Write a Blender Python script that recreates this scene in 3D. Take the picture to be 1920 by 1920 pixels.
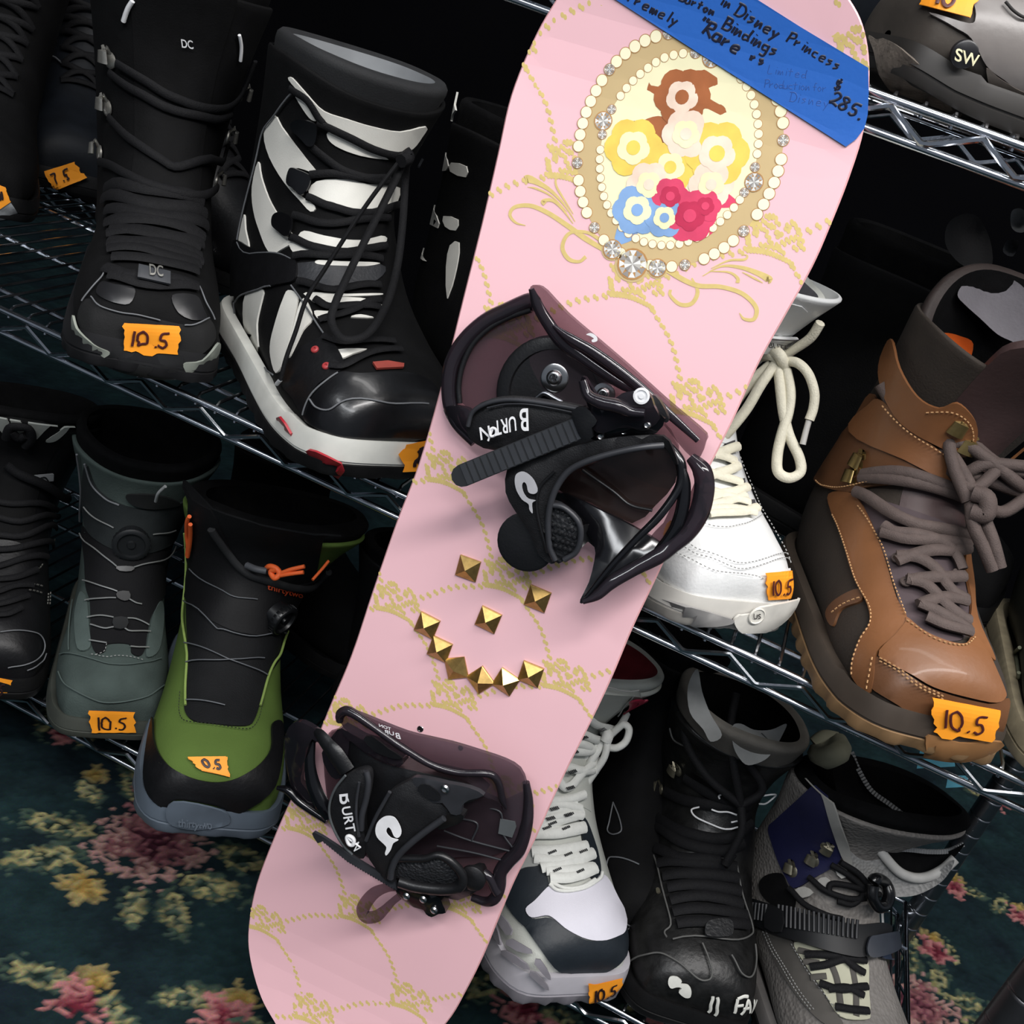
import bpy, bmesh, math, random
import numpy as np
from mathutils import Vector, Matrix, geometry
random.seed(7)
PI = math.pi
for o in list(bpy.data.objects): bpy.data.objects.remove(o)
sc = bpy.context.scene
COL = sc.collection

# ------------------------------------------------------------------ camera, world, lights, exposure
K = 0.8
CAM = Vector((0, -K, 1.15*K)); FOC = 2008.4
def _cam(yaw, pitch, roll):
    f = Vector((math.sin(yaw)*math.cos(pitch), math.cos(yaw)*math.cos(pitch), -math.sin(pitch)))
    r = f.cross(Vector((0, 0, 1))).normalized(); u = r.cross(f)
    c, s = math.cos(roll), math.sin(roll)
    return c*r+s*u, -s*r+c*u, f
CR, CU, CF = _cam(-.18922, .42681, .3499)
cam = bpy.data.objects.new('camera', bpy.data.cameras.new('camera')); COL.objects.link(cam)
cam.matrix_world = Matrix(((CR.x, CU.x, -CF.x, CAM.x), (CR.y, CU.y, -CF.y, CAM.y), (CR.z, CU.z, -CF.z, CAM.z), (0, 0, 0, 1)))
cam.data.sensor_width = 36; cam.data.lens = 36*FOC/1920; cam.data.clip_start = 0.02
sc.camera = cam
sc.view_settings.view_transform = 'Standard'; sc.view_settings.look = 'None'
sc.view_settings.gamma = 1; sc.view_settings.use_curve_mapping = False
sc.view_settings.exposure = 0.0
w = bpy.data.worlds.new('world'); sc.world = w; w.use_nodes = True
w.node_tree.nodes['Background'].inputs[0].default_value = (0.75, 0.85, 1, 1)
w.node_tree.nodes['Background'].inputs[1].default_value = 0.2
def area(name, loc, target, sx, sy, power, color=(1, 1, 1)):
    l = bpy.data.lights.new(name, 'AREA'); l.shape = 'RECTANGLE'; l.size = sx; l.size_y = sy; l.energy = power; l.color = color
    o = bpy.data.objects.new(name, l); COL.objects.link(o); o.location = loc
    o.rotation_euler = (Vector(target)-Vector(loc)).to_track_quat('-Z', 'Y').to_euler(); return o
area('ceiling_light', (0.75, -0.95, 2.45), (0.1, -0.1, 0.6), 2.6, .22, 70, (1, .97, .95))
area('ceiling_light', (-0.5, -2.3, 2.5), (-0.2, 0, 0.5), 2.6, .22, 40, (.94, .97, 1))

area('ceiling_light', (0.3, -0.15, 2.5), (0.3, -0.1, 0.6), 2.6, .16, 18, (1, .98, .96))
def ray(px, py): return CF + CR*((px-960)/FOC) + CU*((960-py)/FOC)
def proj(P):
    d = Vector(P)-CAM; z = d.dot(CF); return (960+FOC*d.dot(CR)/z, 960-FOC*d.dot(CU)/z, z)
def on_z(px, py, z):
    d = ray(px, py); return CAM+d*((z-CAM.z)/d.z)

# ------------------------------------------------------------------ materials
def lin(h):
    if isinstance(h, str):
        h = h.lstrip('#'); h = [int(h[i:i+2], 16)/255 for i in (0, 2, 4)]
    return tuple(((c/12.92) if c <= .04045 else ((c+.055)/1.055)**2.4) for c in h)+(1,)
MATS = {}
def mat(name, col, rough=.6, metal=0, var=.12, vscale=60, bump=0, bscale=400, spec=.5, coat=0, trans=0, alpha=1, weave=0, kind='noise', sheen=0, col2=None):
    if name in MATS: return MATS[name]
    m = bpy.data.materials.new(name); m.use_nodes = True; nt = m.node_tree; N = nt.nodes; L = nt.links
    b = N['Principled BSDF']; c = lin(col)
    tc = N.new('ShaderNodeTexCoord'); nz = N.new('ShaderNodeTexNoise'); nz.inputs['Scale'].default_value = vscale; nz.inputs['Detail'].default_value = 4
    L.new(tc.outputs['Object'], nz.inputs['Vector'])
    rp = N.new('ShaderNodeValToRGB'); rp.color_ramp.elements[0].position = .3; rp.color_ramp.elements[1].position = .7
    lo = tuple(x*(1-var) for x in c[:3])+(1,); hi = tuple(min(1, x*(1+var)) for x in c[:3])+(1,)
    if col2: hi = lin(col2)
    rp.color_ramp.elements[0].color = lo; rp.color_ramp.elements[1].color = hi
    L.new(nz.outputs['Fac'], rp.inputs['Fac']); L.new(rp.outputs['Color'], b.inputs['Base Color'])
    b.inputs['Roughness'].default_value = rough; b.inputs['Metallic'].default_value = metal
    b.inputs['Specular IOR Level'].default_value = spec; b.inputs['Coat Weight'].default_value = coat; b.inputs['Coat Roughness'].default_value = .08
    b.inputs['Sheen Weight'].default_value = sheen
    if bump:
        if kind == 'noise':
            t = N.new('ShaderNodeTexNoise'); t.inputs['Scale'].default_value = bscale; t.inputs['Detail'].default_value = 3; out = t.outputs['Fac']
        elif kind == 'voronoi':
            t = N.new('ShaderNodeTexVoronoi'); t.inputs['Scale'].default_value = bscale; out = t.outputs['Distance']
        else:
            t = N.new('ShaderNodeTexWave'); t.inputs['Scale'].default_value = bscale; t.bands_direction = kind; out = t.outputs['Fac']
        L.new(tc.outputs['Object'], t.inputs['Vector'])
        bp = N.new('ShaderNodeBump'); bp.inputs['Strength'].default_value = bump; bp.inputs['Distance'].default_value = .001
        L.new(out, bp.inputs['Height']); L.new(bp.outputs['Normal'], b.inputs['Normal'])
    if trans:
        tr = N.new('ShaderNodeBsdfTransparent'); tr.inputs[0].default_value = lin(trans)
        mx = N.new('ShaderNodeMixShader'); mx.inputs[0].default_value = alpha
        L.new(tr.outputs[0], mx.inputs[1]); L.new(b.outputs[0], mx.inputs[2]); L.new(mx.outputs[0], N['Material Output'].inputs['Surface'])
    MATS[name] = m; return m

# ------------------------------------------------------------------ object helpers
def add_obj(name, me, m=None, parent=None):
    o = bpy.data.objects.new(name, me); COL.objects.link(o)
    if m is not None:
        for q in (m if isinstance(m, (list, tuple)) else [m]): me.materials.append(q)
    if parent is not None: o.parent = parent
    return o
def thing(name, label, cat, loc=(0, 0, 0), rot=0, group=None):
    o = bpy.data.objects.new(name, None); COL.objects.link(o); o.empty_display_size = .05
    o.location = loc; o.rotation_euler = (0, 0, rot); o['label'] = label; o['category'] = cat
    if group: o['group'] = group
    return o
class MB:
    """mesh builder: collects geometry in world or local space"""
    def __init__(s): s.v = []; s.f = []; s.m = []
    def add(s, v, f, mi=0):
        b = len(s.v); s.v += [tuple(x) for x in v]; s.f += [tuple(i+b for i in q) for q in f]; s.m += [mi]*len(f)
    def build(s, name, m, parent=None, smooth=True, inv=None, fix=True):
        v = s.v if inv is None else [tuple(inv @ Vector(p)) for p in s.v]
        me = bpy.data.meshes.new(name); me.from_pydata(v, [], s.f)
        me.polygons.foreach_set('material_index', s.m)
        me.polygons.foreach_set('use_smooth', [smooth]*len(s.f)); me.update()
        if fix:
            bm = bmesh.new(); bm.from_mesh(me); bmesh.ops.recalc_face_normals(bm, faces=bm.faces); bm.to_mesh(me); bm.free()
        if smooth:
            try: me.set_sharp_from_angle(angle=math.radians(50))
            except Exception: pass
        return add_obj(name, me, m, parent)
    def box(s, c, d, R=None, mi=0):
        vs = [Vector((x*d[0]/2, y*d[1]/2, z*d[2]/2)) for x in (-1, 1) for y in (-1, 1) for z in (-1, 1)]
        if R is not None: vs = [R @ q for q in vs]
        s.add([Vector(c)+q for q in vs], [(0, 1, 3, 2), (4, 6, 7, 5), (0, 4, 5, 1), (2, 3, 7, 6), (0, 2, 6, 4), (1, 5, 7, 3)], mi)
    def tube(s, pts, r, n=8, closed=False, flat=1.0, nrm=None, mi=0, cap=True):
        """r: number or list; flat: thickness ratio along nrm"""
        pts = [Vector(p) for p in pts]; N = len(pts)
        if N < 2: return
        rs = r if isinstance(r, (list, tuple)) else [r]*N
        vs = []; prev = None
        for i, p in enumerate(pts):
            a = pts[(i-1) % N] if (closed or i > 0) else p; b = pts[(i+1) % N] if (closed or i < N-1) else p
            t = (b-a); t = t.normalized() if t.length > 1e-9 else Vector((0, 0, 1))
            if nrm is not None:
                nn = Vector(nrm[i] if isinstance(nrm, list) else nrm); nn = nn-t*nn.dot(t)
                nn = nn.normalized() if nn.length > 1e-6 else t.orthogonal().normalized()
            else:
                nn = (prev-t*prev.dot(t)).normalized() if prev is not None and (prev-t*prev.dot(t)).length > 1e-6 else t.orthogonal().normalized()
            prev = nn; bn = t.cross(nn)
            for k in range(n):
                a_ = 2*PI*k/n; vs.append(p+bn*(math.cos(a_)*rs[i])+nn*(math.sin(a_)*rs[i]*flat))
        fs = []
        for i in range(N if closed else N-1):
            j = (i+1) % N
            for k in range(n): fs.append((i*n+k, i*n+(k+1) % n, j*n+(k+1) % n, j*n+k))
        if cap and not closed: fs.append(tuple(range(n-1, -1, -1))); fs.append(tuple((N-1)*n+k for k in range(n)))
        s.add(vs, fs, mi)
    def disc_stack(s, c, ax, prof, n=20, mi=0, mis=None):
        """lathe about axis ax from centre c; prof list of (r,h)"""
        ax = Vector(ax).normalized(); e1 = ax.orthogonal().normalized(); e2 = ax.cross(e1); vs = []; fs = []
        for (r, h) in prof:
            for k in range(n):
                a = 2*PI*k/n; vs.append(Vector(c)+ax*h+(e1*math.cos(a)+e2*math.sin(a))*r)
        for i in range(len(prof)-1):
            for k in range(n): fs.append((i*n+k, i*n+(k+1) % n, (i+1)*n+(k+1) % n, (i+1)*n+k))
        fs.append(tuple(range(n-1, -1, -1))); fs.append(tuple((len(prof)-1)*n+k for k in range(n)))
        s.add(vs, fs, mi)
def cr(pts, n=8, closed=False):
    """Catmull-Rom through points (any dimension)"""
    P = [np.array(p, float) for p in pts]; N = len(P); out = []
    if N < 3 and not closed:
        return [tuple(P[0]+(P[-1]-P[0])*i/n) for i in range(n+1)]
    for i in range(N if closed else N-1):
        p0 = P[(i-1) % N] if (closed or i > 0) else 2*P[0]-P[1]; p1 = P[i]; p2 = P[(i+1) % N]; p3 = P[(i+2) % N] if (closed or i+2 < N) else 2*P[-1]-P[-2]
        for k in range(n):
            t = k/n; out.append(tuple(.5*((2*p1)+(-p0+p2)*t+(2*p0-5*p1+4*p2-p3)*t*t+(-p0+3*p1-3*p2+p3)*t**3)))
    if not closed: out.append(tuple(P[-1]))
    return out
def resample(pts, n):
    P = np.array(pts, float); d = np.r_[0, np.cumsum(np.linalg.norm(np.diff(P, axis=0), axis=1))]; s = np.linspace(0, d[-1], n)
    return [tuple(np.interp(x, d, P[:, k]) for k in range(P.shape[1])) for x in s]
def fill2d(poly, step):
    """triangulated 2D polygon with interior grid -> verts2d, faces"""
    P = [Vector(p[:2]) for p in poly]; n = len(P)
    xs = [p.x for p in P]; ys = [p.y for p in P]; pts = list(P); A = np.array([(p.x, p.y) for p in P])
    gx = np.arange(min(xs)+step/2, max(xs), step); gy = np.arange(min(ys)+step/2, max(ys), step)
    def inside(x, y):
        c = False; j = n-1
        for i in range(n):
            if (ys[i] > y) != (ys[j] > y) and x < (xs[j]-xs[i])*(y-ys[i])/(ys[j]-ys[i])+xs[i]: c = not c
            j = i
        return c
    for x in gx:
        for y in gy:
            if inside(x, y) and np.min((A[:, 0]-x)**2+(A[:, 1]-y)**2) > (step*.35)**2: pts.append(Vector((x, y)))
    r = geometry.delaunay_2d_cdt(pts, [(i, (i+1) % n) for i in range(n)], [], 1, 1e-7)
    return [tuple(v) for v in r[0]], [tuple(f) for f in r[2]]

# -------- printed lettering from the built-in font
_tc = {}
def text2d(s):
    """returns verts (x,y) with height ~1, faces, width"""
    if s in _tc: return _tc[s]
    cu = bpy.data.curves.new('t', 'FONT'); cu.body = s; cu.size = 1.35; cu.offset = .02; o = bpy.data.objects.new('t', cu); COL.objects.link(o)
    bpy.context.view_layer.update()
    me = o.to_mesh(); v = [(p.co.x, p.co.y) for p in me.vertices]; f = [tuple(p.vertices) for p in me.polygons]; o.to_mesh_clear()
    bpy.data.objects.remove(o); bpy.data.curves.remove(cu)
    x0 = min(p[0] for p in v); x1 = max(p[0] for p in v); v = [(p[0]-x0, p[1]) for p in v]
    _tc[s] = (v, f, x1-x0); return _tc[s]
# -------- handwriting: single-stroke letters on a 1x1.4 cell
HW = {'0': [[(.35, 1), (.05, .75), (.05, .2), (.35, 0), (.65, .25), (.65, .75), (.4, 1), (.3, .95)]], '1': [[(.3, 1), (.22, .5), (.18, 0)]],
 '2': [[(.05, .75), (.3, 1), (.6, .8), (.4, .4), (.05, .05), (.3, .12), (.7, .02)]], '3': [[(.1, .9), (.5, .95), (.3, .55), (.6, .3), (.3, 0), (.05, .1)]],
 '5': [[(.75, 1), (.3, .92), (.2, .55), (.5, .5), (.6, .2), (.35, 0), (.1, .08)]], '7': [[(.05, .95), (.6, .98), (.35, .5), (.25, 0)]], '8': [[(.6, .85), (.3, 1), (.1, .8), (.55, .3), (.3, 0), (.05, .2), (.6, .85)]],
 '.': [[(.2, .02), (.26, 0), (.24, .06)]], ',': [[(.2, .05), (.12, -.15)]], '$': [[(.6, .85), (.2, .9), (.2, .55), (.55, .45), (.5, .1), (.1, .15)], [(.42, 1.15), (.3, -.15)]], '"': [[(.1, 1.05), (.05, .75)], [(.35, 1.08), (.3, .78)]],
 'D': [[(.15, 1), (.1, 0)], [(-.05, .95), (.5, .95), (.75, .5), (.5, .05), (0, 0)]], 'B': [[(.15, 1), (.08, 0)], [(0, .98), (.5, .95), (.5, .6), (.12, .52)], [(.12, .52), (.65, .45), (.55, .05), (0, 0)]],
 'P': [[(.15, 1), (.05, -.05)], [(0, .9), (.5, 1), (.6, .65), (.12, .45)]], 'R': [[(.2, 1), (.05, 0)], [(0, .9), (.5, 1), (.55, .65), (.15, .5), (.7, 0)]], 'E': [[(.6, 1), (.1, 1), (.05, 0), (.6, 0)], [(.05, .5), (.5, .52)]], 'F': [[(.6, 1), (.15, .95), (.05, 0)], [(.1, .5), (.5, .52)]], 'A': [[(0, 0), (.35, 1), (.65, 0)], [(.12, .4), (.55, .4)]], 'L': [[(.15, 1), (.05, 0), (.55, .02)]], 'N': [[(0, 0), (.1, .9), (.5, .05), (.65, 1)]], 'W': [[(0, 1), (.2, 0), (.4, .7), (.6, 0), (.85, 1)]],
 'a': [[(.5, .55), (.15, .5), (.1, .1), (.45, .1), (.52, .55), (.6, .05)]], 'b': [[(.15, 1), (.1, 0), (.5, .1), (.45, .5), (.12, .4)]], 'c': [[(.5, .5), (.15, .45), (.12, .1), (.5, .05)]], 'd': [[(.5, .45), (.12, .4), (.15, .05), (.5, .15)], [(.6, 1), (.5, .4), (.58, 0)]], 'e': [[(.1, .28), (.5, .35), (.4, .55), (.12, .4), (.15, .05), (.55, .08)]], 'f': [[(.55, .95), (.3, .9), (.25, 0)], [(.05, .5), (.5, .52)]], 'g': [[(.5, .5), (.12, .45), (.15, .1), (.5, .15)], [(.52, .55), (.48, -.3), (.1, -.35)]],
 'i': [[(.25, .55), (.2, 0)], [(.3, .8), (.31, .85)]], 'l': [[(.3, 1), (.2, 0)]], 'm': [[(.05, .5), (.05, 0), (.25, .5), (.3, 0), (.55, .5), (.6, 0)]], 'n': [[(.1, .55), (.08, 0), (.4, .5), (.5, 0)]], 'o': [[(.3, .55), (.08, .3), (.28, 0), (.5, .3), (.32, .55)]], 'r': [[(.1, .55), (.1, 0)], [(.1, .3), (.45, .55)]], 's': [[(.5, .55), (.15, .45), (.45, .25), (.1, 0)]], 't': [[(.3, .9), (.22, 0)], [(.02, .6), (.55, .62)]], 'u': [[(.05, .5), (.1, .05), (.45, .1), (.5, .5), (.52, 0)]], 'w': [[(0, .5), (.15, 0), (.3, .4), (.5, 0), (.6, .5)]], 'x': [[(.05, .5), (.5, 0)], [(.5, .55), (0, 0)]], 'y': [[(.08, .5), (.28, .1)], [(.55, .55), (.1, -.4)]], ' ': []}
def hand(mb, s, f, h, wd, adv=.78, lift=0):
    """writes s with f(x,y)->(point, normal); x in units of h"""
    x = 0
    for ch in s:
        for st in HW.get(ch, []):
            P = cr([(x+p[0], p[1]) for p in st], 5) if len(st) > 2 else cr(st and [(x+p[0], p[1]) for p in st], 3)
            q = [f(p[0], p[1]) for p in P]
            mb.tube([a for a, b in q], wd/2, 6, flat=.25, nrm=[b for a, b in q])
        x += adv*(.55 if ch in 'il1.,"' else (.5 if ch == ' ' else 1))
    return x
# ------------------------------------------------------------------ the setting
ZD, ZB, ZA = .15*K, .656*K, 1.178*K; RH = .032*K; SHD = .47*K; XL, XR = -1.24, .404
chrome = mat('chrome wire', '#c9ccd2', .16, 1, .05)
dullchrome = mat('dull chrome', '#8c8f94', .3, 1, .1)
wallm = mat('dark wall', '#060608', .95, 0, .2, 3, .2, 80, spec=.03)
def plane(name, c, ex, ey, m):
    mb = MB(); c = Vector(c); ex = Vector(ex); ey = Vector(ey); mb.add([c-ex-ey, c+ex-ey, c+ex+ey, c-ex+ey], [(0, 1, 2, 3)])
    o = mb.build(name, m, smooth=False, fix=False); o['kind'] = 'structure'; return o
plane('wall_back', (0, 1.75, 1.3), (3, 0, 0), (0, 0, 1.35), wallm)

plane('wall_left', (-2.0, .2, 1.3), (0, -1.6, 0), (0, 0, 1.35), wallm)
def add_shelf(rack, z):
    mb = MB(); xs0, xs1 = XL, XR; r = .0031
    for y in (0, SHD):
        for zz in (z-.004, z-RH): mb.tube([(xs0, y, zz), (xs1, y, zz)], r if y == 0 else .0028, 10)
    for x in (xs0, xs1):
        for zz in (z-.004, z-RH): mb.tube([(x, 0, zz), (x, SHD, zz)], r, 10)
    fr = mb.build('shelf_frame', chrome, rack)
    mb = MB()
    n = int((XR-XL)/.0615); p = (XR-XL)/n
    for y in (0, SHD):
        pts = []
        yy = y-.0045 if y == 0 else y
        for i in range(n):
            x = xs0+i*p
            pts += [(x+p*.02, yy, z-RH+.004), (x+p*.42, yy, z-.010), (x+p*.50, yy, z-.008), (x+p*.94, yy, z-RH+.003)]
        mb.tube(pts, .0022, 6)
    for x in (xs0, xs1):
        m_ = 6; q = SHD/m_; pts = []
        for i in range(m_): pts += [(x, i*q+q*.05, z-RH+.003), (x, i*q+q*.5, z-.007)]
        mb.tube(pts, .002, 6)
    mb.build('zigzag_truss', chrome, fr)
    mb = MB()
    nw = int((XR-XL)/.0205)
    for i in range(1, nw):
        x = xs0+(XR-XL)*i/nw
        mb.tube([(x, .001, z-.009), (x, .0015, z-.002), (x, .006, z+.0008), (x, SHD-.006, z+.0008), (x, SHD, z-.003)], .0016, 6)
    for y in (.035, .16, .29): mb.tube([(xs0, y, z-.0026), (xs1, y, z-.0026)], .0024, 6)
    mb.build('deck_wires', chrome, fr)
    return fr
rack = thing('shelving_unit', 'chrome wire shelving unit holding the rows of snowboard boots', 'shelf')
for z in (ZD, ZB, ZA): add_shelf(rack, z)
for (x, y) in ((XL-.0, .0), (XL, SHD), (XR+.012, .012), (XR+.012, SHD-.012)):
    mb = MB(); prof = [(.0125, .0)]
    z = 0.0
    while z < 1.5: prof += [(.0125, z+.0010), (.0125, z+.0225), (.0125, z+.0238), (.0116, z+.0246), (.0125, z+.0254)]; z += .0255
    mb.disc_stack((x+(.012 if x < 0 else 0), y+(0 if y > .1 else .012) if x < 0 else y, 0), (0, 0, 1), prof, 16)
    mb.build('post', dullchrome, rack)
# separate post close to the camera, bottom right
P = CAM+ray(1912, 1886)*.60
mb = MB(); prof = [(.0125, 0)]; z = 0
while z < P.z+.14: prof += [(.0125, z+.0010), (.0125, z+.0225), (.0125, z+.0238), (.0118, z+.0246), (.0125, z+.0254)]; z += .0255
mb.disc_stack((P.x, P.y, 0), (0, 0, 1), prof, 20); z1 = prof[-1][1]
mb.disc_stack((P.x, P.y, z1), (0, 0, 1), [(.0135, 0), (.0135, .004), (.004, .008)], 20)
o = mb.build('metal_post', mat('dark steel', '#5b5a5c', .35, .9, .1)); o['label'] = 'grooved dark metal post standing free in front of the shelves, bottom right'; o['category'] = 'post'

# carpet: dark green pile with floral sprays, tuft colours computed per vertex
def carpet():
    x0, x1, y0, y1, st = -2.0, 2.2, -1.3, 1.75, .0042
    nx = int((x1-x0)/st); ny = int((y1-y0)/st)
    X, Y = np.meshgrid(np.linspace(x0, x1, nx), np.linspace(y0, y1, ny)); rng = np.random.RandomState(3)
    def noise(sc, seed):
        r = np.random.RandomState(seed); g = r.rand(int((y1-y0)/sc)+3, int((x1-x0)/sc)+3); u = (X-x0)/sc; v = (Y-y0)/sc
        i = u.astype(int); j = v.astype(int); a = u-i; b = v-j; a = a*a*(3-2*a); b = b*b*(3-2*b)
        return (g[j, i]*(1-a)+g[j, i+1]*a)*(1-b)+(g[j+1, i]*(1-a)+g[j+1, i+1]*a)*b
    fine = rng.rand(*X.shape); n1 = noise(.05, 1); n2 = noise(.02, 2); n3 = noise(.009, 5)
    L = lambda h: np.array(lin(h)[:3])
    C = L('#141f26')[None, None]*(1-n1[..., None])+L('#1b2f31')[None, None]*n1[..., None]
    C = C*(.55+.9*(.4*n2+.3*n3+.3*fine))[..., None]
    def blob(cx, cy, rx, ry, ang, cols, petal=0, ph=0):
        nonlocal C
        c, s = math.cos(ang), math.sin(ang); u = ((X-cx)*c+(Y-cy)*s)/rx; v = (-(X-cx)*s+(Y-cy)*c)/ry
        r = np.sqrt(u*u+v*v); a = np.arctan2(v, u)
        edge = 1+petal*np.cos(5*a+ph)+.75*(n3-.5)+.55*(fine-.5)+.45*(n2-.5)
        msk = r < edge; k = np.clip(r/edge+1.0*(n3-.5)+.7*(fine-.5), 0, .999)*len(cols)
        idx = k.astype(int); pal = np.array([L(q) for q in cols])
        C[msk] = pal[np.clip(idx, 0, len(cols)-1)][msk]*(.45+.75*fine[msk])[:, None]
    rose = ['#4a2430', '#6d3f49', '#8c5c60', '#7d5355', '#9c7a74']; leaf = ['#22332f', '#44544a', '#858463', '#9a9468', '#3c4c42']; gold = ['#94783f', '#a58d52', '#8d7f55']; small = ['#6a2634', '#8a4850', '#a9706f']
    def at(px, py): p = on_z(px, py, 0); return p.x, p.y
    def spray(px, py, s, rot, full=True):
        x, y = at(px, py); c, q = math.cos(rot), math.sin(rot)
        def o(dx, dy): return x+(dx*c-dy*q)*s, y+(dx*q+dy*c)*s
        for (dx, dy, rx, ry, an) in ((-.085, -.03, .045, .016, .3), (-.075, -.075, .045, .018, .55), (.035, -.085, .028, .014, 1.9), (.075, -.07, .035, .016, 2.2), (-.09, .03, .025, .012, -.5), (-.055, .065, .035, .014, -.8), (.09, -.02, .04, .02, .2), (.1, .03, .035, .02, .1)):
            xx, yy = o(dx, dy); blob(xx, yy, rx*s, ry*s, an+rot, leaf)
        xx, yy = o(-.02, -.085); blob(xx, yy, .024*s, .022*s, 0, gold, .15)
        xx, yy = o(-.1, .055); blob(xx, yy, .014*s, .012*s, 0, gold)
        xx, yy = o(.01, 0); blob(xx, yy, .055*s, .048*s, .3+rot, rose, .12, 1); xx, yy = o(-.01, .045); blob(xx, yy, .035*s, .026*s, 0, rose[:3], .1)
    def mini(px, py, s, rot=0):
        x, y = at(px, py)
        blob(x-.045*s, y+.005*s, .04*s, .015*s, .2+rot, leaf); blob(x+.035*s, y+.012*s, .03*s, .012*s, -.3+rot, leaf)
        blob(x, y+.03*s, .02*s, .018*s, 0, gold, .1); blob(x, y, .026*s, .024*s, 0, small, .2)
    spray(275, 1575, 1.0, .1); mini(145, 1880, .95); mini(425, 1915, .9, .4)
    for (px, py, s, r) in ((1790, 1665, .8, .5), (1750, 1780, .8, 2.2), (1870, 1505, .7, .2), (1250, 1910, .8, 1)): mini(px, py, s, r)
    spray(1735, 1895, .75, 1.5); mini(980, 1890, 1.0, .8); spray(500, 2200, 1, 2); mini(1915, 1720, .7, 1)
    mini(120, 1375, .7, 2)
    me = bpy.data.meshes.new('floor')
    V = np.stack([X, Y, (fine-.5)*.003], -1).reshape(-1, 3); ii = np.arange(nx*ny).reshape(ny, nx)
    F = np.stack([ii[:-1, :-1], ii[:-1, 1:], ii[1:, 1:], ii[1:, :-1]], -1).reshape(-1, 4)
    me.vertices.add(len(V)); me.vertices.foreach_set('co', V.ravel()); me.loops.add(F.size); me.loops.foreach_set('vertex_index', F.ravel().astype(np.int32))
    me.polygons.add(len(F)); me.polygons.foreach_set('loop_start', np.arange(0, F.size, 4).astype(np.int32)); me.polygons.foreach_set('loop_total', np.full(len(F), 4, np.int32)); me.update()
    ca = me.color_attributes.new('tuft', 'FLOAT_COLOR', 'POINT'); ca.data.foreach_set('color', np.concatenate([C.reshape(-1, 3), np.ones((nx*ny, 1))], 1).astype(np.float32).ravel())
    m = bpy.data.materials.new('carpet pile'); m.use_nodes = True; N = m.node_tree.nodes; b = N['Principled BSDF']; a = N.new('ShaderNodeAttribute'); a.attribute_name = 'tuft'
    nz = N.new('ShaderNodeTexNoise'); nz.inputs['Scale'].default_value = 500; tc = N.new('ShaderNodeTexCoord'); mx = N.new('ShaderNodeMixRGB'); mx.blend_type = 'MULTIPLY'; mx.inputs[0].default_value = .5
    m.node_tree.links.new(tc.outputs['Object'], nz.inputs['Vector']); m.node_tree.links.new(a.outputs['Color'], mx.inputs[1]); m.node_tree.links.new(nz.outputs['Color'], mx.inputs[2]); m.node_tree.links.new(mx.outputs[0], b.inputs['Base Color']); b.inputs['Roughness'].default_value = .95; b.inputs['Specular IOR Level'].default_value = .1
    o = add_obj('floor', me, m); o['kind'] = 'structure'
carpet()
# ------------------------------------------------------------------ the snowboard
BP0 = Vector((0, -.13, 0)); BN = Vector((0, -.99343, .11446)); BO = Vector((-.07986, -.125, .04338))
EB = Vector((-.06829, .11419, .99111)); EA = Vector((.99767, .00782, .06784))
def rise(b):
    r = 0
    if b > .84: r += ((b-.84)/.15)**2*.045
    if b < .10: r += ((.10-b)/.15)**2*.03
    return r
def hitp(px, py, h):
    d = ray(px, py); return CAM+d*((BP0+BN*h-CAM).dot(BN)/d.dot(BN))
def ab(px, py, h=0):
    hh = h
    for _ in range(6):
        p = hitp(px, py, hh)-BO; hh = h+rise(p.dot(EB))
    return p.dot(EA), p.dot(EB)
def D(a, b, h=0): return BO+EA*a+EB*b+BN*(h+rise(b))
def bp(px, py, h=0):
    a, b = ab(px, py, h); return D(a, b, h)
board = thing('snowboard', 'pink snowboard with gold crown print and two black bindings, leaning on the shelves', 'snowboard', BO)
INV = Matrix.Translation(BO).inverted()
pink = mat('pink topsheet', '#f3c3ca', .24, 0, .015, 8, 0, coat=.35)
edgem = mat('pink sidewall', '#dfa6a8', .35); basem = mat('dark base', '#2a2226', .5)
gold = mat('gold print', '#d8c07c', .35, 0, .06, 200); cream = mat('pearl print', '#fdf6d2', .3, 0, .01); creamin = mat('cream print', '#f6efc6', .3, 0, .02)
tan_band = mat('tan print', '#cdb486', .3, 0, .04, 30); rimm = mat('pearl outline', '#b98a55', .35); gem1 = mat('gem light', '#e6e6e2', .25); gem2 = mat('gem mid', '#b9b6b0', .25); gem3 = mat('gem dark', '#96928e', .25)
Lp = [(1045, 0), (1000, 80), (960, 180), (935, 290), (905, 420), (870, 560), (830, 720), (787, 870), (745, 980), (700, 1110), (660, 1230), (618, 1330), (565, 1460), (520, 1560), (482, 1660), (467, 1740), (470, 1800), (490, 1870), (520, 1925)]
Rp = [(1590, 0), (1618, 60), (1627, 140), (1617, 240), (1590, 330), (1555, 420), (1520, 500), (1470, 590), (1420, 680), (1370, 790), (1320, 890), (1262, 1010), (1215, 1110), (1182, 1180), (1140, 1280), (1097, 1370), (1047, 1470), (1000, 1575), (958, 1660), (925, 1740), (900, 1800), (870, 1860), (833, 1920)]
La = [ab(*p) for p in Lp]; Ra = [ab(*p) for p in Rp]
tl = La[-1]; tr_ = Ra[-1]
tail = [(tl[0]+.022, tl[1]-.016), (-.038, -.036), (.005, -.012), (tr_[0]-.022, tr_[1]-.034)]
tail = [(tl[0]+.018, tl[1]-.014), (-.045, -.036), (-.005, -.026), (.03, .008)]
nose = [(Ra[0][0]-.03, Ra[0][1]+.018), (.02, .985), (-.03, .975), (-.08, .935)]
outline = cr([tuple(p) for p in La]+tail+[tuple(p) for p in Ra[::-1]]+nose, 5, closed=True)
v2, f2 = fill2d(outline, .02)
mb = MB(); n = len(outline); TH = .0085
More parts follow.
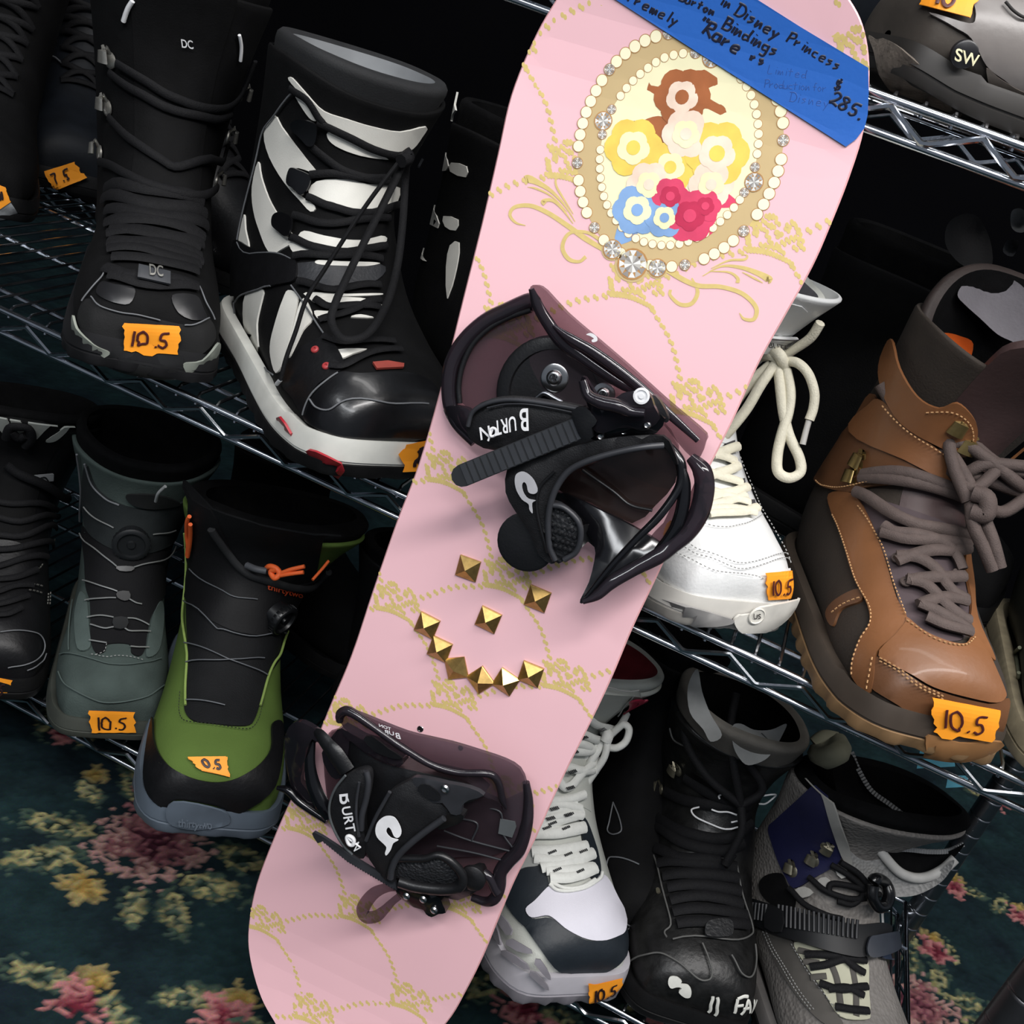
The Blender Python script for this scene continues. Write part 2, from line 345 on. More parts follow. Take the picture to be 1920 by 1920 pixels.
mb.add([D(a, b, 0) for a, b in v2], f2, 0)
mb.add([D(a, b, -TH) for a, b in v2], [q[::-1] for q in f2], 2)
rings = [(0, 1.0), (-.0012, 1.006), (-TH*.8, 1.006), (-TH, 1.0)]
cx = sum(p[0] for p in outline)/n; cy = sum(p[1] for p in outline)/n
O = [np.array(p) for p in outline]; nr = []
for i in range(n):
    t = O[(i+1) % n]-O[i-1]; m_ = np.array([t[1], -t[0]]); m_ /= np.linalg.norm(m_)
    if np.dot(m_, O[i]-np.array([cx, np.clip(O[i][1], .1, .85)])) < 0: m_ = -m_
    nr.append(m_)
vs = []; fs = []
for (h, k) in rings:
    vs += [D(O[i][0]+nr[i][0]*(.0011 if k > 1 else 0), O[i][1]+nr[i][1]*(.0011 if k > 1 else 0), h) for i in range(n)]
for j in range(3): fs += [(j*n+i, j*n+(i+1) % n, (j+1)*n+(i+1) % n, (j+1)*n+i) for i in range(n)]
mb.add(vs, fs, 1)

# printed pattern, all on the top sheet
inb = lambda a, b: True
OP = np.array(outline)
def inside_board(a, b, mg=.0):
    c = False; j = len(OP)-1
    for i in range(len(OP)):
        if (OP[i][1] > b) != (OP[j][1] > b) and a < (OP[j][0]-OP[i][0])*(b-OP[i][1])/(OP[j][1]-OP[i][1])+OP[i][0]: c = not c
        j = i
    return c
_dk = [0]
def dot(a, b, ra, rb, h, mi, n=8, ang=0):
    if not inside_board(a, b): return
    _dk[0] += 1
    if h < .00015: h += (_dk[0] % 8)*.00001
    c, s = math.cos(ang), math.sin(ang)
    P = [(a+ra*math.cos(2*PI*k/n)*c-rb*math.sin(2*PI*k/n)*s, b+ra*math.cos(2*PI*k/n)*s+rb*math.sin(2*PI*k/n)*c) for k in range(n)]
    mb.add([D(x, y, h) for x, y in P], [tuple(range(n))], mi)
def sgl(a, b, mi=3, s=1):      # the little paired-dot mark of the pattern
    dot(a-.0011*s, b+.0004*s, .0013*s, .0019*s, .00012, mi, 8, .5); dot(a+.0012*s, b-.0004*s, .0013*s, .0019*s, .00012, mi, 8, .5)
crz = [(500, 350), (535, 362), (570, 380), (545, 412), (580, 412), (610, 370), (635, 340), (662, 338), (690, 345), (715, 393), (680, 412), (625, 440), (545, 455), (550, 432), (645, 487), (665, 528), (490, 487), (495, 522), (485, 452), (600, 546), (640, 556), (680, 566), (720, 582), (760, 612), (725, 562), (765, 548), (800, 533), (835, 523), (870, 523), (905, 540), (895, 575), (860, 598), (915, 600), (885, 490), (872, 455), (845, 420), (800, 425), (790, 452), (835, 405), (520, 385), (655, 410),
       (480, 562), (505, 567), (530, 571), (555, 576), (580, 581), (605, 588), (630, 597), (655, 606), (680, 617), (705, 630), (730, 643), (755, 657), (780, 671), (805, 686), (830, 702)]
c2 = ab(1056, 1282); CRN = []
for (x, y) in crz:
    q = ab(920+x/5.05, 1180+y/5.05); CRN.append((q[0]-c2[0], q[1]-c2[1]))
V1 = np.array([.0690, -.0647]); V2 = np.array([-.0812, -.0570]); B0 = np.array([-.0129, .4891])
def latt(i, j):
    p = B0+i*V1+j*V2
    if p[1] < B0[1]: p = B0+(p-B0)*np.array([1, .945])
    else: p = p+np.array([0, .0]) 
    return p
LP = latt
def off(i, j, zx, zy):
    q = ab(920+zx/5.05, 1180+zy/5.05); return LP(i, j)+np.array([q[0]-c2[0], q[1]-c2[1]])
med_c = np.array(ab(1277, 277))
def in_med(p): return False
for i in range(-9, 9):
    for j in range(-9, 9):
        c = LP(i, j)
        if not (-.2 < c[0] < .2 and -.08 < c[1] < 1.05): continue
        for d in CRN: sgl(c[0]+d[0], c[1]+d[1])
        hc = off(i, j, 725, 478); dot(hc[0]-.0014, hc[1]+.0008, .002, .002, .00012, 3); dot(hc[0]+.0016, hc[1]+.0004, .002, .002, .00012, 3); dot(hc[0]+.0002, hc[1]-.0016, .0017, .0017, .00012, 3)
        A_ = off(i, j, 845, 735); B_ = off(i+1, j, 545, 300)
        mid = (A_+B_)/2+np.array([.003, .002]); P = resample(cr([tuple(A_), tuple(mid), tuple(B_)], 8), 9)
        for p in P: sgl(*p)
        A_ = off(i, j, 440, 578); B_ = off(i, j+1, 960, 478); mid = (A_+B_)/2+np.array([0, .004])
        for p in resample(cr([tuple(A_), tuple(mid), tuple(B_)], 8), 9): sgl(*p)
# medallion
Z1 = lambda x, y: ab(940+x/2.743, y/2.743)
outer = [(740, 210), (640, 275), (557, 358), (495, 455), (445, 558), (412, 667), (395, 780), (395, 897), (413, 1010), (452, 1118), (510, 1215), (595, 1290), (700, 1345), (820, 1372), (945, 1362), (1057, 1325), (1158, 1265), (1247, 1188), (1318, 1100), (1376, 1000), (1420, 892), (1446, 780), (1451, 658), (1430, 545), (1385, 435), (1315, 335), (1225, 250), (1115, 195), (990, 165), (860, 172)]
inner = [(935, 275), (838, 297), (757, 348), (685, 408), (622, 482), (568, 563), (535, 650), (513, 747), (506, 835), (512, 927), (530, 1017), (568, 1100), (628, 1177), (703, 1232), (792, 1258), (883, 1260), (973, 1238), (1057, 1195), (1128, 1138), (1195, 1070), (1255, 985), (1295, 900), (1320, 765), (1323, 667), (1310, 570), (1280, 478), (1230, 400), (1165, 335), (1085, 290), (1010, 270)]
oc = cr([Z1(*p) for p in outer], 6, True); ic = cr([Z1(*p) for p in inner], 6, True)
def flatp(poly, h, mi, step=.015):
    v, f = fill2d(poly, step); mb.add([D(a, b, h) for a, b in v], f, mi)
flatp(oc, .0002, 6); flatp(ic, .0003, 5)
def gemp(a, b, r, h=.0006):
    dot(a, b, r*1.12, r*1.12, h-.0001, 7, 20)
    for k in range(12):
        a0 = PI*k/6; a1 = PI*(k+1)/6; rr = r
        mb.add([D(a+r*math.cos(a0), b+r*math.sin(a0), h), D(a+r*math.cos(a1), b+r*math.sin(a1), h), D(a+.5*r*math.cos((a0+a1)/2), b+.5*r*math.sin((a0+a1)/2), h)], [(0, 1, 2)], 8+(k % 3))
        b0 = a0+PI/12; b1 = a1+PI/12
        mb.add([D(a, b, h+.00005), D(a+.62*r*math.cos(b0), b+.62*r*math.sin(b0), h+.00005), D(a+.62*r*math.cos(b1), b+.62*r*math.sin(b1), h+.00005)], [(0, 1, 2)], 8+((k*2) % 3))
    
def pearls(curve, cnt, r, gems):
    P = resample(curve+[curve[0]], cnt+1)[:-1]
    G = [Z1(*g[:2])+(g[2],) for g in gems]
    for (a, b) in P:
        if any((a-g[0])**2+(b-g[1])**2 < (g[2]+r*.75)**2 for g in G): continue
        dot(a, b, r*1.14, r*1.14, .0004, 7, 20); dot(a, b, r, r, .0005, 4, 20)
    for g in G: gemp(g[0], g[1], g[2])
pearls(oc, 60, .0037, [(557, 358, .0036), (392, 838, .0036), (480, 1170, .0036), (945, 1362, .0036), (1247, 1188, .0036), (1450, 722, .0036), (860, 172, .0036)])
pearls(ic, 58, .0027, [(568, 563, .003), (525, 622, .0058), (520, 693, .003), (1250, 990, .003), (1300, 937, .0058), (1305, 860, .003), (1000, 270, .0035), (1080, 300, .0055)])
# generic flower bouquet inside the oval
fl_cols = {'brown': 11, 'yellow': 12, 'blue': 13, 'rose': 14, 'skin': 15, 'lite': 16}
def petal(x, y, r, c, ang=0, st=1, h=.0004, n=14):
    a, b = Z1(x, y); dot(a, b, r, r*st, h, c, n, ang)
def rosef(x, y, R, c, c2_, h):
    R = R*1.28
    for k in range(6):
        t = 2*PI*k/6; petal(x+R*.55*math.cos(t), y+R*.55*math.sin(t), R*.000072, c, 0, 1, h+.00003*k)
    for k in range(5):
        t = 2*PI*k/5+.3; petal(x+R*.27*math.cos(t), y+R*.27*math.sin(t), R*.000047, c2_, 0, 1, h+.0002+.00003*k)
    petal(x, y, R*.000035, c, 0, 1, h+.0004)
def leafp(x, y, L_, W_, t, c, h):
    P = [(x+L_*math.cos(t)*s-W_*math.sin(t)*w_, y+L_*math.sin(t)*s+W_*math.cos(t)*w_) for s, w_ in ((0, 0), (.3, .8), (.6, .8), (1, 0), (.6, -.8), (.3, -.8))]
    flatp(cr([Z1(*p) for p in P], 4, True), h, c, .02)
for (x, y, l_, w_, t, c) in ((760, 640, 230, 90, 2.5, 11), (850, 520, 160, 90, -1.9, 11), (1000, 470, 150, 90, -.9, 11), (960, 560, 200, 100, .1, 11), (830, 600, 190, 100, 2.0, 11), (700, 1130, 170, 60, 2.3, 13), (800, 1080, 130, 90, 1.2, 13), (950, 1100, 170, 110, .6, 14), (1050, 1000, 180, 50, .3, 14)): leafp(x, y, l_, w_, t, c, .00034)
for (x, y, R, c, c_, h) in ((930, 500, 105, 11, 15, .0005), (870, 860, 95, 12, 16, .00045), (680, 760, 110, 12, 16, .0006), (1110, 790, 120, 12, 15, .0006), (950, 690, 90, 15, 16, .0007), (760, 950, 85, 15, 16, .0006), (1080, 950, 85, 15, 16, .0006), (700, 1080, 95, 13, 16, .0006), (840, 1120, 75, 13, 16, .00065), (970, 1110, 100, 14, 17, .0006), (870, 1010, 70, 14, 17, .0007), (1050, 1060, 60, 14, 17, .0007)): rosef(x, y, R, c, c_, h)
# ribbon ornament
def swirl(pts, mi=3, h=.00021):
    _dk[0] += 1; h += (_dk[0] % 9)*.000012
    Q = cr([Z1(x, y)+(w_,) for x, y, w_ in pts], 8); L_ = []; R_ = []
    for k, (a, b, w_) in enumerate(Q):
        a1, b1, _ = Q[min(k+1, len(Q)-1)]; a0, b0, _ = Q[max(k-1, 0)]; t = np.array([a1-a0, b1-b0]); t = t/(np.linalg.norm(t)+1e-9); nn = np.array([-t[1], t[0]])*max(w_, .3)*.000135
        L_.append(D(a+nn[0], b+nn[1], h)); R_.append(D(a-nn[0], b-nn[1], h))
    m_ = len(Q); mb.add(L_+R_, [(k, k+1, m_+k+1, m_+k) for k in range(m_-1)], mi)
for s in ([(125, 1160, 2), (75, 1145, 6), (45, 1105, 9), (70, 1065, 10), (150, 1058, 11), (240, 1095, 12), (340, 1160, 13), (430, 1225, 14), (520, 1280, 12)],
          [(380, 1140, 2), (330, 1060, 5), (260, 985, 9), (190, 940, 14), (140, 920, 20), (125, 925, 20)], [(340, 1090, 1), (260, 1010, 4), (180, 970, 5), (135, 962, 1)],
          [(370, 1100, 2), (320, 1020, 5), (285, 960, 6), (282, 920, 5), (310, 912, 3)], [(370, 1150, 2), (310, 1070, 6), (260, 1030, 8), (215, 1035, 10), (225, 1050, 12)],
          [(520, 1240, 10), (440, 1195, 8), (350, 1200, 9), (315, 1270, 11), (345, 1330, 11), (400, 1345, 8), (435, 1320, 10)],
          [(840, 1380, 14), (940, 1440, 13), (1020, 1470, 12), (1130, 1475, 11), (1240, 1510, 11), (1310, 1580, 11), (1300, 1640, 10), (1250, 1640, 7), (1225, 1610, 2)],
          [(980, 1430, 4), (1010, 1500, 10), (980, 1560, 11), (920, 1565, 10), (870, 1520, 8), (870, 1490, 8)],
          [(1035, 1420, 2), (1130, 1370, 5), (1230, 1375, 9), (1320, 1405, 13), (1375, 1435, 18), (1370, 1440, 18)], [(1070, 1395, 2), (1170, 1400, 5), (1215, 1430, 8), (1215, 1455, 10)],
          [(1080, 1380, 2), (1170, 1340, 5), (1250, 1335, 6), (1265, 1315, 4), (1240, 1308, 2)], [(1240, 1400, 2), (1300, 1430, 5), (1345, 1455, 2)]): swirl(s)
for (x, y, r) in ((572, 1282, .0062), (675, 1358, .0098), (803, 1378, .0058)):
    a, b = Z1(x, y); dot(a, b, r*1.3, r*1.3, .0003, 6, 24); gemp(a, b, r, .0006)
mats = [pink, edgem, basem, gold, cream, creamin, tan_band, rimm, gem1, gem2, gem3, mat('print brown', '#a9663f', .3), mat('print yellow', '#f4d263', .3), mat('print blue', '#86a9d6', .3), mat('print rose', '#dc4a6c', .3), mat('print peach', '#f7ddc8', .3), mat('print ivory', '#fbf0c0', .3), mat('print dark rose', '#c23556', .3)]
mb.build('deck', mats, board, smooth=False, inv=INV, fix=False)
# size lettering and insert hole on the top sheet
mb = MB(); mb.disc_stack(bp(788, 1367, 0), BN, [(.0029, .0001), (.0026, .0005), (.0019, .0004), (.0017, -.003)], 18); mb.build('insert_hole', mat('steel', '#b9b9b9', .25, 1), board, inv=INV)
mb = MB(); mb.disc_stack(bp(864, 1402, 0), BN, [(.0024, .0001), (.0022, .0008), (.0004, .001)], 14); mb.build('insert_hole', MATS['steel'], board, inv=INV)
# pyramid studs: smiling face
brass = mat('antique brass', '#c9a767', .3, .95, .15, 300)
for (x, y, rt) in ((758, 340, .03), (1176, 522, -.02), (880, 648, -.08), (512, 682, -.1), (588, 825, -.05), (688, 938, .5), (833, 1010, -.62), (985, 1022, -.23), (1135, 975, 0)):
    px, py = 640+x/3.2, 960+y/3.2; a, b = ab(px, py, .002); s = .0088; mb = MB()
    ring = lambda q, h: [D(a+q*1.414*math.cos(rt+PI/4+k*PI/2), b+q*1.414*math.sin(rt+PI/4+k*PI/2), h) for k in range(4)]
    v = ring(s, .0003)+ring(s, .0016)+ring(s*.93, .0022)+[D(a, b, .0088)]
    f = [(3, 2, 1, 0)]+[(i, (i+1) % 4, 4+(i+1) % 4, 4+i) for i in range(4)]+[(4+i, 4+(i+1) % 4, 8+(i+1) % 4, 8+i) for i in range(4)]+[(8+i, 8+(i+1) % 4, 12) for i in range(4)]
    mb.add(v, f); mb.build('pyramid_stud', brass, board, smooth=False, inv=INV)
# blue masking tape with the price
def bpoly(name, pts, h, m, par, th=.0004, sub=.015):
    P = [ab(x, y, h) for x, y in pts]; v, f = fill2d(P, sub); q = MB(); q.add([D(a, b, h) for a, b in v], f); q.add([D(a, b, h-th) for a, b in v], [g[::-1] for g in f]); n = len(P)
    q.add([D(a, b, h) for a, b in P]+[D(a, b, h-th) for a, b in P], [(i, (i+1) % n, n+(i+1) % n, n+i) for i in range(n)])
    return q.build(name, m, par, smooth=False, inv=INV, fix=False)
tape = bpoly('masking_tape', [(1090, -42), (1160, 3), (1300, 93), (1445, 185), (1586, 275), (1605, 261), (1621, 240), (1627, 215), (1629, 170), (1628, 127), (1500, 50), (1350, -45), (1220, -130)], .0014, mat('blue masking tape', '#2463bb', .5, 0, .03, 40, .1, 300), board)
ink = mat('black marker ink', '#10152c', .4); thin = mat('faint pen ink', '#1f4a94', .5)
def write(s, o, d, hpx, wd, m=None, mbx=None, h=.0015, adv=.78, sk=0):
    L_ = math.hypot(*d); d = (d[0]/L_, d[1]/L_); up = (d[1]+sk*d[0], -d[0]+sk*d[1])
    def f(x, y): return bp(o[0]+(x*d[0]+y*up[0])*hpx, o[1]+(x*d[1]+y*up[1])*hpx, h), BN
    return hand(mbx, s, f, hpx, wd, adv)
Z = lambda x, y: (1080+x/3.4286, y/3.4286)
mb = MB()
d_ = (675, 355)
write('Disney', Z(1015, 85), (310, 190), 24, .0017, mbx=mb, adv=.72); write('Princess', Z(1350, 262), (335, 195), 21, .0015, mbx=mb, adv=.72)
write('in', Z(920, 25), (2, 1), 20, .0016, mbx=mb)
write('Burton', Z(660, -5), (230, 110), 17, .0016, mbx=mb, adv=.72); write('Bindings', Z(935, 175), (390, 215), 24, .0018, mbx=mb, adv=.68)
write('Extremely', Z(215, -55), (365, 190), 21, .0016, mbx=mb, adv=.8); write('"Rare', Z(775, 190), (250, 155), 28, .0022, mbx=mb, adv=.72); write('rs', Z(1115, 385), (150, 60), 18, .0022, mbx=mb, adv=.9)
write('$', Z(1650, 565), (2, 1), 20, .0016, mbx=mb); write('285.', Z(1625, 655), (200, 115), 25, .0019, mbx=mb, adv=.78)
mb.build('handwriting', ink, tape, inv=INV)
mb = MB()
write('Limited', Z(1230, 470), (210, 30), 16, .0005, mbx=mb); write('Production for', Z(1210, 560), (400, 30), 15, .0005, mbx=mb, adv=.6); write('Disney', Z(1370, 650), (180, 30), 18, .0005, mbx=mb)
mb.build('faint_handwriting', thin, tape, inv=INV)
# ------------------------------------------------------------------ bindings
smoke = mat('smoke plastic', '#655c62', .12, 0, .05, trans='#cbbfc2', alpha=.2, spec=.8)
smoke_d = mat('dark smoke plastic', '#2a262c', .12, 0, .05, trans='#8f7f88', alpha=.6, spec=.8)
blackp = mat('black plastic', '#141416', .38, 0, .1, 60, .15, 500); fabric = mat('black padded fabric', '#101013', .62, 0, .2, 200, .35, 900)
rubber = mat('ribbed strap rubber', '#222427', .5, 0, .08); greyp = mat('charcoal plastic', '#2c2d31', .42); dimple = mat('dimpled pad', '#1c1d20', .55, 0, .1, 100, .9, 330, kind='voronoi')
white = mat('white print', '#e4e4e6', .5); steel = MATS['steel']; rust = mat('rust', '#7a4a2a', .8); piping = mat('piping', '#2e2f33', .45)
def XF(s, ox, oy): return lambda p: (ox+p[0]/s, oy+p[1]/s)+tuple(p[2:])
def slab(name, pts, th, m, par, bulge=0, step=.009, smooth=2, T=None, bw=.012):
    Q = [T(p) for p in pts] if T else pts
    if smooth: Q = cr(Q, smooth, True)
    A = []
    for (x, y, h) in Q: q = hitp(x, y, h)-BO; A.append((q.dot(EA), q.dot(EB), h))
    v, f = fill2d([(a, b) for a, b, h in A], step); B_ = np.array(A)
    mb = MB(); n = len(A); top = []; bot = []
    seg = [(B_[i, :2], B_[(i+1) % n, :2]) for i in range(n)]
    for k, (a, b) in enumerate(v):
        d2 = (B_[:, 0]-a)**2+(B_[:, 1]-b)**2; j = int(np.argmin(d2))
        if d2[j] < 1e-9: h = B_[j, 2]; e = 0
        else:
            w_ = 1/(d2**1.5+1e-12); h = float((w_*B_[:, 2]).sum()/w_.sum()); e = min(1, math.sqrt(d2[j])/bw); e = math.sqrt(1-(1-e)**2)
        top.append(BO+EA*a+EB*b+BN*(h+bulge*e)); bot.append(BO+EA*a+EB*b+BN*(h-th))
    mb.add(top, f); mb.add(bot, [g[::-1] for g in f])
    R = [BO+EA*a+EB*b+BN*h for a, b, h in A]+[BO+EA*a+EB*b+BN*(h-th) for a, b, h in A]
    mb.add(R, [(i, (i+1) % n, n+(i+1) % n, n+i) for i in range(n)])
    return mb.build(name, m, par, inv=INV)
def btube(name, pts, r, m, par, T=None, n=8, closed=False, flat=1, sub=6, mbx=None):
    Q = cr([T(p) for p in pts] if T else pts, sub, closed); P = [hitp(x, y, h) for x, y, h in Q]; N_ = len(P)
    rr = r if not isinstance(r, (list, tuple)) else [float(np.interp(i/(N_-1), np.linspace(0, 1, len(r)), r)) for i in range(N_)]
    mb = mbx or MB(); mb.tube(P, rr, n, closed, flat, nrm=BN if flat != 1 else None)
    return None if mbx else mb.build(name, m, par, inv=INV)
def decal(name, s, o, dx, dy, h, m, par, T):
    """printed word: origin o, unit x vector dx (pixels per unit height), dy up vector"""
    v, f, wd = text2d(s); mb = MB(); P = []
    for (x, y) in v:
        q = T((o[0]+x*dx[0]+y*dy[0], o[1]+x*dx[1]+y*dy[1])); hh = h(x/wd) if callable(h) else h
        P.append(hitp(q[0], q[1], hh))
    mb.add(P, f); return mb.build(name, m, par, smooth=False, inv=INV, fix=False)
def swoosh(name, pts, h, m, par, T):
    Q = [T(p)+(h,) for p in pts]; return slab(name, Q, .0004, m, par, 0, .006, 3)
def rivets(par, T, L, r=.0028):
    for (x, y, h) in L:
        q = T((x, y)); mb = MB(); mb.disc_stack(hitp(q[0], q[1], h), BN, [(r, 0), (r, .0012), (r*.6, .0022), (r*.3, .0018)], 14); mb.build('rivet', steel, par, inv=INV)

# ---- upper binding
T = XF(2.909, 800, 500)
b1 = slab('snowboard_binding', [(600, 215, .010), (450, 225, .008), (330, 300, .008), (220, 420, .008), (160, 560, .008), (165, 700, .008), (250, 790, .008), (420, 900, .008), (800, 1000, .008), (1250, 1200, .008), (1350, 1180, .012), (1370, 980, .012), (1260, 820, .012), (1060, 650, .012), (880, 520, .012), (720, 400, .012)], .006, smoke, board, T=T, step=.012)
b1['label'] = 'upper binding with its straps open across the base'
btube('rim', [(600, 205, .012), (560, 190, .010), (440, 240, .009), (320, 300, .009), (210, 400, .009), (140, 520, .009), (120, 640, .009), (130, 760, .009), (170, 860, .01), (260, 960, .012)], [.0055, .0062, .006, .006, .006, .0062, .006, .006, .005, .004], smoke_d, b1, T, 10, flat=.8)
btube('rim', [(570, 235, .012), (450, 275, .010), (340, 335, .010), (250, 425, .010), (195, 540, .010), (175, 650, .010), (180, 745, .010)], .0022, blackp, b1, T)
slab('side_wall', [(565, 110, .030), (600, 100, .034), (650, 130, .036), (760, 250, .036), (900, 370, .034), (1100, 540, .032), (1300, 720, .030), (1430, 830, .028), (1525, 915, .026), (1520, 960, .024), (1490, 1040, .022), (1440, 1035, .022), (1370, 960, .022), (1250, 810, .022), (1090, 650, .022), (950, 560, .022), (830, 480, .022), (730, 390, .022), (640, 260, .024), (575, 160, .028)], .008, smoke, b1, .002, T=T)
btube('wall_edge', [(570, 120, .036), (600, 200, .032), (650, 290, .030), (740, 410, .028), (860, 500, .027), (960, 570, .027), (1075, 645, .027), (1180, 700, .027)], [.002, .004, .0045, .005, .005, .0045, .004, .002], smoke_d, b1, T, flat=.7)
btube('wall_edge', [(690, 320, .034), (780, 390, .034), (900, 460, .033), (1040, 560, .032), (1200, 690, .031), (1350, 830, .03), (1480, 950, .028)], [.001, .0035, .004, .004, .0035, .003, .002], MATS['dark smoke plastic'], b1, T, flat=.6)
swoosh('logo', [(870, 370), (895, 362), (925, 380), (930, 405), (905, 412), (900, 400), (912, 392), (890, 378)], .039, white, b1, T)
# mounting disc and its screws
mb = MB(); q = T((700, 700)); mb.disc_stack(hitp(*q, .0065), BN, [(.044, 0), (.044, .0035), (.042, .005), (.034, .0055), (.033, .0035), (.012, .0035)], 40); dsk = mb.build('mounting_disc', blackp, b1, inv=INV)
for (x, y, r) in ((700, 605, .0105), (967, 692, .0085)):
    mb = MB(); q = T((x, y)); c = hitp(*q, .0105); mb.disc_stack(c, BN, [(r, 0), (r, .001), (r*.9, .0016), (r*.5, .0016)], 28); wsh = mb.build('washer', steel, b1, inv=INV)
    mb = MB(); mb.disc_stack(c, BN, [(r*.55, .0012), (r*.55, .0035), (r*.42, .0048), (r*.3, .005), (r*.25, .003)], 24); mb.build('screw', steel, b1, inv=INV)
    mb = MB(); e1 = EA*math.cos(.6)+EB*math.sin(.6); e2 = BN.cross(e1)
    for e in (e1, e2): mb.box(c+BN*.0049, (r*.5, r*.13, .0006), Matrix((e, BN.cross(e), BN)).transposed())
    mb.build('screw_slot', MATS['dark steel'], b1, inv=INV)
btube('disc_slot', [(600, 715, .0125), (640, 690, .0125), (690, 715, .0125), (740, 740, .0125)], .002, MATS['dull chrome'], b1, T)
# left spur of the base
slab('strap_anchor', [(92, 785, .012), (120, 760, .018), (190, 765, .02), (240, 790, .02), (235, 860, .02), (280, 960, .018), (220, 930, .014), (140, 870, .01)], .008, smoke_d, b1, .002, T=T)
# inner translucent floor of lower side and black fin
slab('heel_panel', [(700, 1160, .014), (1000, 1040, .02), (1290, 970, .024), (1360, 1060, .024), (1355, 1180, .022), (1250, 1300, .018), (1120, 1400, .016), (900, 1290, .014), (740, 1230, .014)], .004, mat('brown smoke plastic', '#3a302e', .14, 0, .1, trans='#a08d88', alpha=.5, spec=.7), b1, 0, T=T)
btube('panel_edge', [(850, 1110, .021), (1010, 1220, .02), (1110, 1300, .02), (1230, 1330, .022)], .0012, blackp, b1, T)
slab('highback', [(690, 1250, .012), (760, 1240, .018), (950, 1330, .022), (1130, 1420, .024), (1290, 1520, .026), (1265, 1570, .03), (1120, 1640, .036), (1010, 1720, .042), (900, 1810, .048), (845, 1838, .05), (838, 1815, .05), (885, 1720, .044), (915, 1600, .036), (915, 1530, .03), (860, 1440, .02), (760, 1370, .014)], .004, mat('black gloss plastic', '#0d0d10', .16, 0, .1, spec=.6), b1, .002, T=T)
btube('highback_edge', [(850, 1828, .053), (930, 1790, .05), (1010, 1720, .046), (1130, 1650, .04), (1260, 1580, .034), (1340, 1520, .03), (1430, 1440, .028), (1490, 1330, .028), (1515, 1200, .028), (1500, 1110, .028), (1440, 1040, .026)], [.002, .004, .005, .005, .006, .006, .0065, .0075, .0075, .007, .004], smoke_d, b1, T, 10)
btube('highback_rib', [(870, 1800, .053), (1000, 1640, .05), (1140, 1490, .046), (1260, 1370, .04), (1350, 1250, .034), (1390, 1160, .03), (1380, 1060, .028), (1300, 960, .026), (1180, 925, .03)], [.0015, .0022, .0026, .003, .003, .0035, .004, .003, .002], MATS['black gloss plastic'], b1, T)
btube('highback_rib', [(1400, 1100, .03), (1410, 1180, .03), (1400, 1290, .03), (1370, 1400, .03), (1320, 1480, .03), (1250, 1560, .03)], [.002, .004, .005, .005, .004, .003], MATS['black gloss plastic'], b1, T, 10)
slab('heel_window', [(1385, 1225, .02), (1340, 1290, .02), (1290, 1400, .02), (1215, 1480, .022), (1280, 1520, .022), (1360, 1480, .022), (1450, 1370, .022), (1490, 1230, .022), (1460, 1180, .022), (1420, 1290, .02), (1400, 1300, .02)], .003, smoke, b1, T=T)
slab('rust_mark', [(1310, 1400, .0245), (1340, 1385, .0245), (1335, 1430, .0245), (1305, 1480, .0245), (1290, 1460, .0245)], .0005, rust, b1, T=T)
slab('rust_mark', [(1385, 1440, .0245), (1425, 1415, .0245), (1415, 1445, .0245), (1390, 1465, .0245)], .0005, rust, b1, T=T)
# ankle strap with lettering
s1 = slab('ankle_strap', [(215, 855, .040), (240, 790, .042), (300, 740, .044), (400, 712, .046), (520, 712, .048), (680, 735, .050), (850, 765, .050), (870, 850, .050), (800, 920, .048), (600, 975, .046), (430, 1000, .044), (310, 990, .042), (230, 930, .040)], .007, fabric, b1, .004, T=T)
btube('piping', [(225, 870, .046), (250, 795, .047), (320, 750, .049), (420, 728, .051), (540, 732, .053), (700, 755, .055), (840, 780, .056)], .0017, piping, s1, T)
btube('stitching', [(330, 770, .0505), (430, 750, .052), (560, 752, .0545), (700, 775, .056), (820, 800, .056)], .0006, greyp, s1, T)
decal('lettering', 'B', (553, 775), (-70, 3), (4, 128), .0562, white, s1, T)
decal('lettering', 'URT', (484, 815), (-47, 12), (7, 84), .0545, white, s1, T)
decal('lettering', 'N', (342, 868), (-62, 12), (9, 72), .0515, white, s1, T)
btube('lettering', [(360, 880, .0525), (345, 895, .0525), (350, 925, .0525), (375, 918, .0525), (378, 890, .0525)], .0010, white, s1, T, closed=True)
btube('lettering', [(335, 950, .0515), (345, 925, .0515), (365, 875, .0525)], .0008, white, s1, T)
